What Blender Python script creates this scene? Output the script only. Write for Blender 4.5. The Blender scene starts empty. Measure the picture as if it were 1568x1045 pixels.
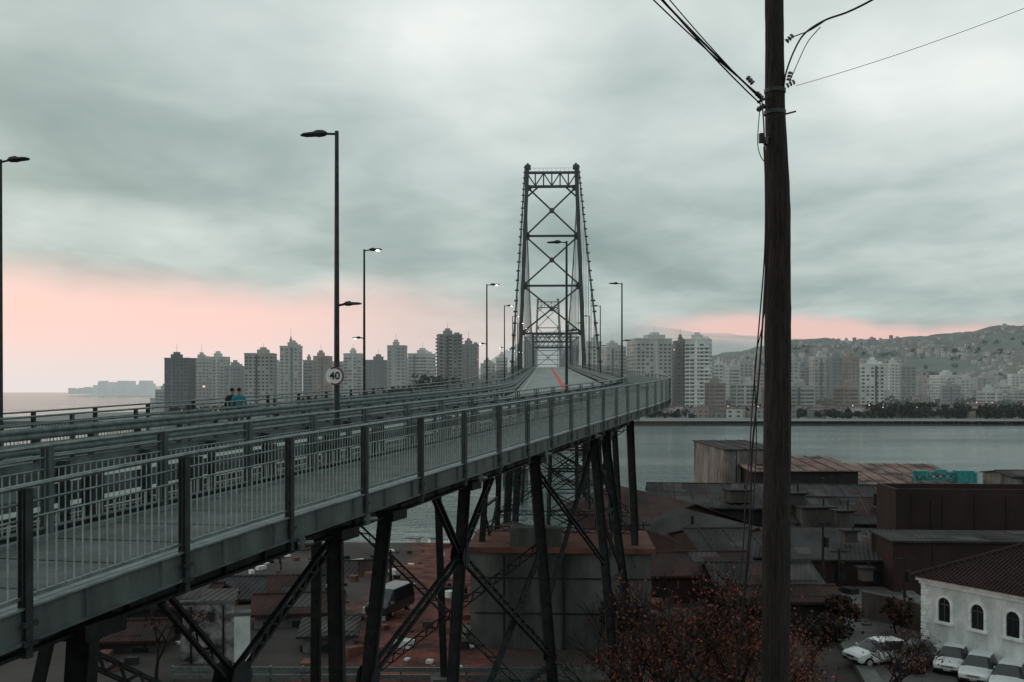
import bpy, math, random, bisect
from mathutils import Vector, Matrix, noise
random.seed(7)
R=random.random
def U(a,b): return a+(b-a)*R()
V=Vector
F=1524.0
def bx(u,y): return (u-784)/F*y       # metres east at distance y
def ez(v,y): return (600-v)/F*y       # metres above eye level at distance y
WATER=-22.0
scene=bpy.context.scene
# ---------------------------------------------------------------- materials
HZ=(.44,.50,.49)
def mat(name,col,rough=.7,metal=0,var=.25,scale=3,bump=0,bscale=None,col2=None,spec=.3,detail=3,stretch=(1,1,1),haze=0):
    m=bpy.data.materials.new(name); m.use_nodes=True
    nt=m.node_tree; n=nt.nodes; l=nt.links
    b=n['Principled BSDF']
    b.inputs['Roughness'].default_value=rough; b.inputs['Metallic'].default_value=metal
    b.inputs['Specular IOR Level'].default_value=spec
    tc=n.new('ShaderNodeTexCoord'); mp=n.new('ShaderNodeMapping'); mp.inputs['Scale'].default_value=stretch
    l.new(tc.outputs['Object'],mp.inputs['Vector'])
    nz=n.new('ShaderNodeTexNoise'); nz.inputs['Scale'].default_value=scale; nz.inputs['Detail'].default_value=detail
    nz.inputs['Roughness'].default_value=.65
    l.new(mp.outputs[0],nz.inputs['Vector'])
    cr=n.new('ShaderNodeValToRGB')
    c2=col2 if col2 else tuple(c*(1-var) for c in col)
    c1=col if col2 else tuple(min(1,c*(1+var)) for c in col)
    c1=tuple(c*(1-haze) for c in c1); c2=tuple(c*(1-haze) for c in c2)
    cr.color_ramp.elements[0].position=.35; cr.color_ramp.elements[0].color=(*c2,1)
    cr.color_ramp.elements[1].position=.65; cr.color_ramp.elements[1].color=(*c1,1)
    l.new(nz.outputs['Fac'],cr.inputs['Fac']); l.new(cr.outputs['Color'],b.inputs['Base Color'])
    if haze: b.inputs['Emission Color'].default_value=(*HZ,1); b.inputs['Emission Strength'].default_value=haze; m.cycles.emission_sampling='NONE'  # aerial haze painted into the material: dimmed base plus an even glow
    if bump:
        n2=n.new('ShaderNodeTexNoise'); n2.inputs['Scale'].default_value=bscale or scale*4; n2.inputs['Detail'].default_value=3
        l.new(mp.outputs[0],n2.inputs['Vector'])
        bp=n.new('ShaderNodeBump'); bp.inputs['Strength'].default_value=bump; bp.inputs['Distance'].default_value=.05
        l.new(n2.outputs['Fac'],bp.inputs['Height']); l.new(bp.outputs[0],b.inputs['Normal'])
    return m
def emit(name,col,s):
    m=bpy.data.materials.new(name); m.use_nodes=True
    b=m.node_tree.nodes['Principled BSDF']; b.inputs['Base Color'].default_value=(*col,1)
    b.inputs['Emission Color'].default_value=(*col,1); b.inputs['Emission Strength'].default_value=s
    m.cycles.emission_sampling='NONE'
    return m
M={}
M['steel_dark']=mat('steel_dark',(.019,.025,.026),.6,.1,.45,3)
M['steel_post']=mat('steel_post',(.028,.037,.037),.5,.3,.35,5)
M['steel_rail']=mat('steel_rail',(.140,.176,.170),.45,.3,.3,5)
M['steel_light']=mat('steel_light',(.095,.125,.121),.55,.2,.3,1.2,col2=(.050,.067,.065),stretch=(1,1,.5))
M['fascia']=mat('painted_channel',(.098,.123,.119),.55,.1,.3,1.6,.15,12,col2=(.040,.052,.050),stretch=(1,1,.25),detail=6)
M['galv']=mat('galvanised',(.105,.135,.131),.5,.3,.3,3)
M['bal']=mat('baluster_paint',(.28,.32,.31),.5,.1,.2,6)
M['deck_concrete']=mat('deck_grating',(.100,.119,.114),.85,0,.35,1.3,.3,col2=(.055,.067,.064),detail=7)
M['road']=mat('road_surface',(.24,.27,.262),.8,0,.14,.6,.2,20,stretch=(1,.2,1))
M['redline']=mat('red_marking',(.58,.07,.04),.7,0,.15,3)
M['whiteline']=mat('white_marking',(.45,.46,.45),.7,0,.15,3)
M['tower']=mat('tower_paint',(.040,.053,.054),.6,.1,.2,.4,haze=.022)
M['tower_far']=mat('tower_paint_hazed',(.07,.085,.088),.7,0,.15,.4,haze=.13)  # same paint as the near tower, paled to stand for aerial haze
M['concrete']=mat('weathered_concrete',(.15,.162,.153),.9,0,.3,.30,.5,3,col2=(.042,.046,.043),stretch=(1,1,.35),detail=7)
M['rust']=mat('rusty_ledge',(.15,.07,.055),.9,0,.3,.8,.3)
M['wood']=mat('weathered_wood_pole',(.040,.034,.031),.85,0,.5,9,1.0,30,col2=(.009,.008,.009),stretch=(3,3,.25),detail=6)
M['black']=mat('black_rubber',(.012,.012,.013),.5,0,.2,4)
M['ceramic']=mat('insulator',(.03,.02,.02),.3,0,.2,4,spec=.6)
M['glass']=mat('dark_glass',(.020,.026,.030),.15,0,.3,.3,spec=.6)
M['whitewall']=mat('old_white_plaster',(.82,.87,.87),.9,0,.2,.9,.2,5,col2=(.50,.54,.54),detail=7,stretch=(1,1,.5))
M['stone']=mat('white_stone',(.80,.84,.84),.8,0,.15,2)
M['redwall']=mat('dark_red_wall',(.038,.019,.020),.85,0,.3,.25,.2,3,col2=(.018,.012,.013),stretch=(1,1,.3),detail=7)
M['darkwall']=mat('dark_wall',(.030,.028,.029),.9,0,.4,.3,.3,3,col2=(.013,.012,.013),detail=6)
M['greywall']=mat('stained_wall',(.115,.107,.10),.9,0,.45,.35,.3,3,col2=(.030,.028,.028),stretch=(1,1,.35),detail=7)
M['palewall']=mat('pale_stained_wall',(.27,.255,.24),.9,0,.45,.4,.3,3,col2=(.060,.057,.056),stretch=(1,1,.35),detail=7)
M['graffiti']=mat('graffiti_wall',(.35,.34,.33),.9,0,.5,1.3,.1,3,col2=(.03,.025,.03))
M['crane_green']=mat('teal_steel',(.03,.22,.22),.6,0,.3,2)
M['carwhite']=mat('car_paint_white',(.64,.67,.67),.25,0,.05,1,spec=.6)
M['cardark']=mat('car_paint_dark',(.03,.035,.04),.25,0,.05,1,spec=.6)
M['tyre']=mat('tyre',(.015,.015,.015),.9)
M['chrome']=mat('headlight_glass',(.5,.52,.52),.15,.5,.1,3)
M['leaf_or']=mat('autumn_leaf',(.19,.056,.028),.8,0,.5,2)
M['leaf_br']=mat('brown_leaf',(.062,.023,.015),.8,0,.4,2)
M['bark']=mat('dark_bark',(.018,.013,.013),.9,0,.4,6,.4)
M['leaf_gr']=mat('dark_green_leaf',(.018,.024,.017),.85,0,.5,.7)
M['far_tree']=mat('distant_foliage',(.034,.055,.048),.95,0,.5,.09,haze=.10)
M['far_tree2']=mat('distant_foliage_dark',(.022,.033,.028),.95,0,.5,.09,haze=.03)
M['skin']=mat('skin',(.30,.17,.12),.6,0,.1,5)
M['jacket']=mat('teal_jacket',(.02,.15,.19),.8,0,.2,8)
M['clothdark']=mat('dark_cloth',(.018,.02,.025),.9,0,.3,8)
M['hair']=mat('dark_hair',(.012,.01,.009),.7,0,.3,20)
M['signred']=mat('sign_red',(.13,.022,.024),.5,0,.1,4)
M['signwhite']=mat('sign_white',(.62,.64,.63),.5,0,.05,4)
M['lit']=emit('lit_lamp',(1,.90,.80),4)
M['citylight']=emit('street_light_far',(1,.50,.30),1.2)
M['asphalt']=mat('asphalt',(.12,.113,.11),.85,0,.35,.5,.3,8,detail=7,col2=(.050,.048,.048))
M['sand']=mat('beach_sand',(.34,.20,.16),.9,0,.2,.1)
M['boat']=mat('boat_hull',(.04,.12,.13),.5,0,.3,2)
def roofmat(name,col,sx,ang=0,var=.4,col2=None):
    m=mat(name,col,.85,0,var,.30,0,detail=8,stretch=(1,.5,1),col2=col2)
    nt=m.node_tree;n=nt.nodes;l=nt.links
    w=n.new('ShaderNodeTexWave'); w.inputs['Scale'].default_value=sx; w.inputs['Distortion'].default_value=.3
    tc=n.new('ShaderNodeTexCoord'); mp=n.new('ShaderNodeMapping'); mp.inputs['Rotation'].default_value=(0,0,ang)
    l.new(tc.outputs['Object'],mp.inputs['Vector']); l.new(mp.outputs[0],w.inputs['Vector'])
    bp=n.new('ShaderNodeBump'); bp.inputs['Strength'].default_value=.8; bp.inputs['Distance'].default_value=.08
    l.new(w.outputs['Fac'],bp.inputs['Height']); l.new(bp.outputs[0],n['Principled BSDF'].inputs['Normal'])
    return m
M['roof_tile']=roofmat('clay_tile_roof',(.045,.023,.022),2.2,math.radians(30),.5,(.016,.010,.011))
M['roof_tile2']=roofmat('old_tile_roof',(.066,.031,.029),1.6,0,.6,(.018,.011,.012))
M['roof_red']=roofmat('rusted_corrugated_roof',(.25,.165,.15),.8,.3,.6,(.105,.052,.045))
M['roof_dark']=roofmat('dark_corrugated_roof',(.050,.048,.052),.8,.3,.6,(.014,.013,.014))
M['roof_patch']=roofmat('patched_roof_sheet',(.085,.078,.080),.8,.3,.5,(.035,.030,.031))
# ---------------------------------------------------------------- mesh builder
class MB:
    def __init__(s): s.v=[];s.f=[];s.m=[]
    def face(s,pts,m=0):
        i=len(s.v); s.v+= [tuple(p) for p in pts]; s.f.append(tuple(range(i,i+len(pts)))); s.m.append(m)
    def hexa(s,P,m=0):
        i=len(s.v); s.v+=[tuple(p) for p in P]
        for q in ((3,2,1,0),(4,5,6,7),(0,1,5,4),(1,2,6,5),(2,3,7,6),(3,0,4,7)):
            s.f.append(tuple(i+k for k in q)); s.m.append(m)
    def box(s,c,sz,rot=0,m=0):
        ca,sa=math.cos(rot),math.sin(rot); P=[]
        for dz in (-.5,.5):
            for dx,dy in ((-.5,-.5),(.5,-.5),(.5,.5),(-.5,.5)):
                x,y=dx*sz[0],dy*sz[1]
                P.append((c[0]+x*ca-y*sa,c[1]+x*sa+y*ca,c[2]+dz*sz[2]))
        s.hexa(P,m)
    def beam(s,p0,p1,w,h,m=0):
        p0=V(p0);p1=V(p1); d=(p1-p0)
        if d.length<1e-5:return
        d.normalize(); up=V((0,0,1))
        if abs(d.z)>.97: up=V((0,1,0))
        sd=d.cross(up).normalized()*(w/2); u=sd.cross(d).normalized()*(h/2)
        P=[p0-sd-u,p0+sd-u,p0+sd+u,p0-sd+u,p1-sd-u,p1+sd-u,p1+sd+u,p1-sd+u]
        s.hexa(P,m)
    def tube(s,p0,p1,r0,r1=None,n=8,m=0,cap=True):
        r1=r0 if r1 is None else r1
        p0=V(p0);p1=V(p1); d=(p1-p0)
        if d.length<1e-6:return
        d.normalize(); up=V((0,0,1)) if abs(d.z)<.95 else V((0,1,0))
        a=d.cross(up).normalized(); b=a.cross(d)
        i=len(s.v)
        for p,r in ((p0,r0),(p1,r1)):
            for k in range(n):
                t=2*math.pi*k/n; s.v.append(tuple(p+a*math.cos(t)*r+b*math.sin(t)*r))
        for k in range(n):
            k2=(k+1)%n; s.f.append((i+k,i+k2,i+n+k2,i+n+k)); s.m.append(m)
        if cap:
            s.f.append(tuple(i+k for k in range(n-1,-1,-1))); s.m.append(m)
            s.f.append(tuple(i+n+k for k in range(n))); s.m.append(m)
    def path(s,pts,r,n=6,m=0):
        for a,b in zip(pts[:-1],pts[1:]): s.tube(a,b,r,r,n,m,False)
    def lattice(s,p0,p1,w,m=0,ch=.09,seg=None,lace=.05):
        p0=V(p0);p1=V(p1); d=p1-p0; L=d.length; d.normalize()
        up=V((0,0,1)) if abs(d.z)<.97 else V((0,1,0))
        sd=d.cross(up).normalized(); u2=sd.cross(d).normalized()
        for a in (-1,1):
            o=u2*(w/2*a)
            s.beam(p0+o,p1+o,w*.5,ch,m)
        n=seg or max(2,int(L/(w*1.3)))
        for k in range(n):
            a=p0+d*(L*k/n); b=p0+d*(L*(k+1)/n); sg=1 if k%2 else -1; of=sd*(w*.2)
            s.beam(a+u2*(w/2*sg)+of,b-u2*(w/2*sg)+of,.02,lace,m)
    def obj(s,name,mats,parent=None,smooth=False):
        me=bpy.data.meshes.new(name); me.from_pydata(s.v,[],s.f)
        for k in mats: me.materials.append(M[k] if isinstance(k,str) else k)
        me.polygons.foreach_set('material_index',s.m)
        if smooth: me.polygons.foreach_set('use_smooth',[True]*len(me.polygons))
        me.update(); o=bpy.data.objects.new(name,me); scene.collection.objects.link(o)
        if parent: o.parent=parent
        return o
def empty(name,loc=(0,0,0)):
    o=bpy.data.objects.new(name,None); scene.collection.objects.link(o); o.location=loc; o.empty_display_size=.1
    return o
# ---------------------------------------------------------------- bridge alignment
WT=14.6
K=V((3.7,64.7)); d1=V((.3,1)).normalized(); d2=V((.0335,1)).normalized()
T=13
line=[]
a=K-d1*T; b=K+d2*T
for i in range(0,110): line.append(a-d1*(110-i))
for i in range(0,40):
    t=i/40; line.append(a*(1-t)**2+K*2*t*(1-t)+b*t*t)
for i in range(0,640): line.append(b+d2*i)
S=[0]
for i in range(1,len(line)): S.append(S[-1]+(line[i]-line[i-1]).length)
def frame(s):
    i=max(0,min(len(S)-2,bisect.bisect_right(S,s)-1)); t=(s-S[i])/(S[i+1]-S[i])
    p=line[i].lerp(line[i+1],t)
    def tan(k):
        k=max(1,min(len(line)-2,k)); return (line[k+1]-line[k-1]).normalized()
    d=tan(i).lerp(tan(i+1),max(0,min(1,t))).normalized()
    return p,d
def dz(y):
    if y<236: return -2.1+.034*(y-14.6)-(.0035*(18-y)**2 if y<18 else 0)*.9
    if y<576: t=y-236; return 5.43+.034*t-.0001*t*t
    return 5.43-.034*(y-576)
def pt(s,w,h):
    p,d=frame(s); r=V((d.y,-d.x)); q=p+r*(WT/2-w)
    return V((q.x,q.y,dz(p.y)+h-.017*w*(1 if p.y<200 else max(0,(236-p.y)/36))))
def s_at(y,w=WT/2):
    lo,hi=0,S[-1]
    for _ in range(40):
        mid=(lo+hi)/2
        if pt(mid,w,0).y<y: lo=mid
        else: hi=mid
    return lo
S0=s_at(-14); STOW=s_at(236); S2=s_at(576); SEND=s_at(690)
def sweep(mb,prof,s0,s1,step,m=0,closed=True):
    n=max(1,int((s1-s0)/step)); rings=[]
    for i in range(n+1):
        s=s0+(s1-s0)*i/n; r=[]
        for w,h in prof:
            r.append(len(mb.v)); mb.v.append(tuple(pt(s,w,h)))
        rings.append(r)
    k=len(prof)
    for a,b in zip(rings[:-1],rings[1:]):
        for j in range(k if closed else k-1):
            j2=(j+1)%k; mb.f.append((a[j],a[j2],b[j2],b[j])); mb.m.append(m)
    if closed:
        mb.f.append(tuple(rings[0])); mb.m.append(m); mb.f.append(tuple(reversed(rings[-1]))); mb.m.append(m)
def rect(w0,w1,h0,h1): return [(w0,h0),(w1,h0),(w1,h1),(w0,h1)]
def octo(w,h,r,n=8): return [(w+r*math.cos(2*math.pi*i/n),h+r*math.sin(2*math.pi*i/n)) for i in range(n)]
bridge=empty('suspension_bridge')
mb=MB()
sweep(mb,rect(.05,WT-.05,-.22,-.0),S0,SEND,2,0)
sweep(mb,rect(3.45,11.15,.004,.16),S0,SEND,2,1)
sweep(mb,rect(7.05,7.45,.164,.168),s_at(78),SEND,2,2)
for w in (3.9,10.6): sweep(mb,rect(w,w+.12,.164,.168),S0,SEND,2,3)
for w in (.06,WT-.18,2.75,WT-2.87): sweep(mb,rect(w,w+.12,.0,.07),S0,s_at(230),2,4)
s=S0
while s<s_at(90):
    a,b_=pt(s,.2,.004),pt(s,2.74,.004); _,d=frame(s); t=V((d.x,d.y,0))*.02
    mb.face([a-t,a+t,b_+t,b_-t],5); s+=1.35
mb.obj('deck',['deck_concrete','road','redline','whiteline','steel_rail','steel_dark'],bridge)
mb=MB()
for side in (0,1):
    f=(lambda w:w) if side==0 else (lambda w:WT-w)
    def rr(a,b,h0,h1): return rect(min(f(a),f(b)),max(f(a),f(b)),h0,h1)
    sweep(mb,rr(-.03,.04,-.27,.05),S0,STOW,2,0)
    sweep(mb,rr(-.09,.10,-.30,-.27),S0,STOW,2,0)
    sweep(mb,rr(-.07,.04,.05,.07),S0,STOW,2,2)
    sweep(mb,rr(2.55,2.62,-1.35,-.22),S0,STOW,2,1)
    sweep(mb,rr(2.4,2.77,-1.4,-1.35),S0,STOW,2,1)
for w in (5.5,7.3,9.1): sweep(mb,rect(w-.1,w+.1,-.7,-.22),S0,STOW,3,1)
s=S0
while s<STOW:
    for w0,w1 in ((.1,2.55),(WT-.1,WT-2.55)):
        A=pt(s,w0,-.34);B=pt(s,w1,-1.25);C=pt(s,w1,-.25);D=pt(s,w0,-.25)
        _,d=frame(s); t=V((d.x,d.y,0))*.05
        mb.hexa([A-t,B-t,B+t,A+t,D-t,C-t,C+t,D+t],1)
    mb.beam(pt(s,2.6,-.8),pt(s,WT-2.6,-.8),.25,.9,1)
    s+=5.4
s=S0
while s<s_at(120):
    mb.beam(pt(s,2.5,-1.35),pt(s,2.5,-.25),.03,.12,1)
    mb.beam(pt(s,-.045,-.27),pt(s,-.045,.05),.04,.03,0); s+=1.35
mb.obj('girders',['fascia','steel_dark','steel_rail'],bridge)
SP=2.70
def railing(w,out,s0,s1,name,thick,postmat,bal_end,h=1.3,heavy=True):
    mb=MB()
    sweep(mb,octo(w,h,.032,6),s0,s1,1.5,0)
    for hh in (h-.17,h-.34): sweep(mb,octo(w,hh,.014,4),s0,s1,2.7,0)
    sweep(mb,rect(w-.02,w+.02,.14,.175),s0,s1,2.7,0)
    n=int((s1-s0)/SP)
    for i in range(n+1):
        s=s0+i*SP; _,d=frame(s); rot=math.atan2(d.y,d.x)
        p=pt(s,w+out*.06,0)
        bot=-.44 if out else 0
        mb.box((p.x,p.y,p.z+(h+bot)/2-.01),(.085,thick*.18,h-bot),rot,1)
        for e in (-1,1):
            nn_=V((-d.y,d.x,0)); q=p+nn_*(thick*.5*e)
            mb.box((q.x,q.y,q.z+(h+bot)/2-.01),(.095,.012,h-bot),rot,1)
        if s<s_at(80) and out:
            q=pt(s,w+out*.12,-.20)
            for dd_ in (-.10,.10): mb.box((q.x,q.y,q.z+dd_),(.2,.03,.05),rot,1)
    s=s0+.1
    while s<bal_end:
        mb.beam(pt(s,w,.16),pt(s,w,h-.34),.015,.015,2); s+=.135
    mb.obj(name,['steel_rail',postmat,'bal'],bridge)
sr=s_at(12.8,0)-SP*11
railing(.02,-1,sr,STOW-5,'outer_railing_right',.10,'steel_post',s_at(110))
railing(2.9,0,sr+.9,STOW-5,'inner_railing_right',.15,'steel_light',s_at(80),h=1.34)
railing(WT-2.9,0,sr+.9,STOW-5,'inner_railing_left',.08,'steel_light',s_at(50))
railing(WT-.02,1,sr,STOW-5,'outer_railing_left',.10,'steel_post',s_at(80))
mb=MB()
for w,sg in ((3.5,1),(11.1,-1)):
    for h0 in (.36,.74):
        prof=[(w,h0),(w+.05*sg,h0+.06),(w+.05*sg,h0+.10),(w,h0+.155),(w+.05*sg,h0+.21),(w+.05*sg,h0+.25),(w,h0+.31),(w-.02*sg,h0+.155)]
        if sg<0: prof=prof[::-1]
        sweep(mb,prof,S0,STOW,2,0)
    s=S0
    while s<STOW:
        p=pt(s,w-.09*sg,0); q=pt(s,w-.09*sg,1.02); mb.beam(p,q,.12,.16,1); s+=2.0
    sweep(mb,octo(w-.06*sg,1.12,.035,6),S0,STOW,2,0)
for h0,h1 in ((.02,.16),(.23,.33)): sweep(mb,rect(3.18,3.26,h0,h1),S0,s_at(120),2,1)
s=S0
while s<s_at(90):
    p=pt(s,3.2,.42); _,d=frame(s); mb.box((p.x,p.y,p.z),(.34,.16,.72),math.atan2(d.y,d.x),1); s+=2.7
mb.obj('guard_rails',['galv','steel_post'],bridge)
mb=MB()
for w in (.35,.62): sweep(mb,octo(w,-.30,.06,6),S0,s_at(100),3,0)
for y in (15.6,17.9,24.0,30,37):
    p=pt(s_at(y,0),-.12,-.38); mb.tube(p+V((0,0,-.09)),p+V((0,0,.09)),.06,.07,8,1); mb.tube(p+V((-.05,-.05,0)),p+V((.16,.1,0)),.04,.04,8,1)
mb.obj('utility_pipes',['steel_post','galv'],bridge)
# ---------------- viaduct bents
def sm(t): t=max(0,min(1,t)); return t*t*(3-2*t)
def gz(x,y):
    ys=128 - 35*sm((-x-40)/40) + 70*sm((x-8)/24)
    g=-16.8 - 1.6*sm((y-60)/60)
    g+=8.8*sm(1-y/36)
    g-=5.2*sm((y-(ys-7))/9)
    return g
mb=MB()
legs={}
def leg(key,y,w,bdx,bdy,size=.42,m=0):
    s=s_at(y,w); top=pt(s,w,-1.4)
    bot=V((top.x+bdx,top.y+bdy,gz(top.x+bdx,top.y+bdy)-.3))
    mb.beam(top,bot,size*.85,size*.7,m)
    sd=V((.957,-.29,0))*(size*.5)
    mb.beam(top+sd,bot+sd,.03,size*.95,m); mb.beam(top-sd,bot-sd,.03,size*.95,m)
    mb.box((top.x,top.y,top.z+.02),(.9,.8,.25),math.atan2(d1.y,d1.x),m)
    mb.box((bot.x,bot.y,bot.z+.5),(1.5,1.5,1.2),.2,1)
    legs[key]=(top,bot); return top,bot
def on(key,z):
    t,b=legs[key]; k=(z-t.z)/(b.z-t.z); return t.lerp(b,k)
defs=[('A',14.8,-.5,0,.38),('B1',22.6,.2,0,.34),('B2',25.3,-1.2,-.6,.34),('C1',31.1,-.8,-.8,.36),('C2',38.9,1.2,1.0,.44),
      ('D1',49.5,1.3,-.5,.42),('D2',52.2,2.0,.8,.42),('E1',66,.6,0,.45),('E2',73,1,1,.45),('F1',92,.8,-1,.5),('F2',101,.8,2,.5),('G1',122,.8,-1,.55),('G2',130,.8,2,.55),('H1',160,0,0,.6),('I1',198,0,0,.7)]
for k,y,bx_,by_,sz in defs:
    leg(k,y,2.6,bx_,by_,sz)
    if k in('B1','C1','D1'): continue
    yl=pt(s_at(y,2.6),WT-2.6,0).y
    leg(k+'L',yl,WT-2.6,bx_-1.6,by_+.5,sz*.9)
    t,b=legs[k]
    if k[0] in 'EFGHI':
        z0,z1=t.z-.4,t.z-7.5
        mb.lattice(on(k,z1),on(k+'L',z1),.3,0,.05)
        mb.lattice(on(k,z0),on(k+'L',z1),.25,0,.05); mb.lattice(on(k,z1),on(k+'L',z0),.25,0,.05)
def gusset(p,r=.36):
    n=V((.957,-.29,0))
    for o in (-.2,.2): mb.tube(p+n*o-n*.012,p+n*o+n*.012,r,r,8,0)
def knee(key,z,span,lower):
    p=on(key,z); s=s_at(legs[key][0].y,2.6); gusset(p)
    for ds in span: mb.lattice(p,pt(s+ds,2.6,-1.4),.24,0,.06)
    for k2,z2 in lower: mb.lattice(p,on(k2,z2),.25,0,.06); gusset(on(k2,z2),.28)
knee('C1',-5.1,(-2.6,2.8),(('B2',-7.2),('C2',-10.4)))
mb.lattice(on('C1',-12.5),on('C2',-6.2),.24,0,.06)
mb.beam(on('B2',-10.6),on('C1',-10.6),.14,.16,0); mb.beam(on('C1',-10.8),on('C2',-10.8),.14,.16,0)
mid=pt(s_at(18.6,2.6),2.6,-3.4); gusset(mid)
mb.lattice(mid,legs['B1'][0]+V((-.1,-.1,-.25)),.22,0,.06); mb.lattice(mid,pt(s_at(16.6,2.6),2.6,-1.4),.22,0,.06)
mb.lattice(mid,on('A',-8),.24,0,.06); mb.lattice(mid,on('B1',-8.5),.24,0,.06)
mb.lattice(on('A',-3.9),mid+V((.3,.4,-1.2)),.2,0,.06)
mb.lattice(on('C2',-6),on('C2L',-14),.25,0,.05); mb.lattice(on('C2L',-4),on('C2',-13),.25,0,.05)
for a,b_ in (('D1','D2'),('E1','E2'),('F1','F2'),('G1','G2')):
    for sfx in ('','L'):
        if a+sfx not in legs: continue
        za=legs[a+sfx][0].z-.4
        step=5.5 if a!='D1' else 3.4
        while za>-15:
            zb=max(-16.4,za-step)
            mb.lattice(on(a+sfx,za),on(b_+sfx,zb),.2,0,.05); mb.lattice(on(a+sfx,zb),on(b_+sfx,za),.2,0,.05)
            mb.beam(on(a+sfx,zb),on(b_+sfx,zb),.16,.16,0)
            za=zb
mb.lattice(legs['D1'][0]+V((0,0,-.3)),on('C2',-8.5),.24,0,.05); mb.lattice(on('D1',-8.5),legs['C2'][0]+V((0,0,-.3)),.22,0,.05)
c_=pt(s_at(140),5.6,0)
for z0 in range(-20,-1,3):
    C0=[(c_.x+sx*2.3*(1+(-z0)*.012),140+sy*2.3*(1+(-z0)*.012),z0) for sx,sy in((-1,-1),(1,-1),(1,1),(-1,1))]
    C1=[(c_.x+sx*2.3*(1+(-z0-3)*.012),140+sy*2.3*(1+(-z0-3)*.012),z0+3) for sx,sy in((-1,-1),(1,-1),(1,1),(-1,1))]
    for k in range(4):
        mb.beam(C0[k],C1[k],.35,.35,0); mb.beam(C0[k],C1[(k+1)%4],.14,.14,0); mb.beam(C0[(k+1)%4],C1[k],.14,.14,0); mb.beam(C1[k],C1[(k+1)%4],.16,.16,0)
mb.obj('viaduct_bents',['steel_dark','concrete'],bridge)
# ---------------- suspension towers
def axis(y): s=s_at(y); return pt(s,WT/2,0),frame(s)[1]
def tower(y,mk,name):
    c,d=axis(y); r=V((d.y,-d.x,0)); dd=V((d.x,d.y,0)); mb=MB()
    def P(lat,z,al=0): 
        q=c+r*lat+dd*al; return V((q.x,q.y,z))
    def hw(z): return 5.75+(53-z)/(47.6)*1.9
    for sg in (-1,1):
        for al,ww in ((-1.1,.85),(1.3,.8)):
            mb.beam(P(sg*hw(53),53,al*.35),P(sg*hw(-19),-19,al*1.9),ww,.5,0)
        z=51
        while z>-17:
            mb.beam(P(sg*hw(z),z,-.4-(53-z)*.022),P(sg*hw(z-2),z-2,.45+(53-z)*.03),.5,.2,0); mb.beam(P(sg*hw(z),z,.45+(53-z)*.03),P(sg*hw(z-2),z-2,-.4-(53-z)*.022),.5,.2,0); z-=2
        mb.box(P(sg*5.7,53.2),(1.4,1.6,.9),0,0); mb.tube(P(sg*5.7,53.6),P(sg*5.7,54.2),.4,.2,8,0)
        mb.box(P(sg*hw(-19),-20.5),(6,7,4),0,1)
    def hor(z,t): mb.beam(P(-hw(z),z),P(hw(z),z),.8,t,0)
    for z,t in ((51.9,.5),(48.6,.55),(36.9,.45),(25.1,.45),(13.8,.45),(3.5,1.2),(-9,.6)): hor(z,t)
    for k in range(6):
        a=-hw(50)+k*hw(50)/3; b_=a+hw(50)/3
        mb.beam(P(a,48.8),P(a,51.8),.3,.35,0)
        if k%2: mb.beam(P(a,48.8),P(b_,51.8),.3,.25,0)
        else: mb.beam(P(a,51.8),P(b_,48.8),.3,.25,0)
    mb.beam(P(-5,53),P(5,53),.05,.05,0)
    for k in range(11): mb.beam(P(-5+k,52),P(-5+k,53),.05,.05,0)
    for sg in (-1,1): mb.beam(P(sg*hw(46),46),P(sg*(hw(48)-2.6),48.4),.4,.35,0)
    for z0,z1 in ((48.3,37.1),(36.7,25.3),(24.9,14.0),(2.8,-8.8),(-9.2,-19)):
        mb.beam(P(-hw(z0)+.3,z0),P(hw(z1)-.3,z1),.4,.36,0); mb.beam(P(hw(z0)-.3,z0,.05),P(-hw(z1)+.3,z1,.05),.4,.36,0)
        zc=z0-(z0-z1)*hw(z0)/(hw(z0)+hw(z1)); q=P(0,zc)
        mb.tube(q-dd*.35,q+dd*.35,.6,.6,10,0)
        for sg in (-1,1):
            for zz in (z0,z1): q=P(sg*(hw(zz)-.5),zz); mb.tube(q-dd*.4,q+dd*.4,.7,.7,8,0)
    zd=dz(y)
    for sg in (-1,1): mb.beam(P(sg*4.4,zd,-1),P(sg*4.4,zd+8.2,-1),.45,.5,0)
    for z in (zd+8.1,zd+6.3,zd+5.0): mb.beam(P(-4.4,z,-1),P(4.4,z,-1),.4,.35,0)
    for k in range(8):
        a=-4.4+k*1.1
        mb.beam(P(a,zd+6.4,-1),P(a+1.1,zd+8,-1),.2,.16,0); mb.beam(P(a,zd+8,-1),P(a+1.1,zd+6.4,-1),.2,.16,0)
        mb.beam(P(a,zd+5.1,-1),P(a+.55,zd+6.3,-1),.2,.16,0)
    mb.obj(name,[mk,'concrete'],bridge)
tower(236,'tower','main_tower'); tower(576,'tower_far','island_tower')
mb=MB()
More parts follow.
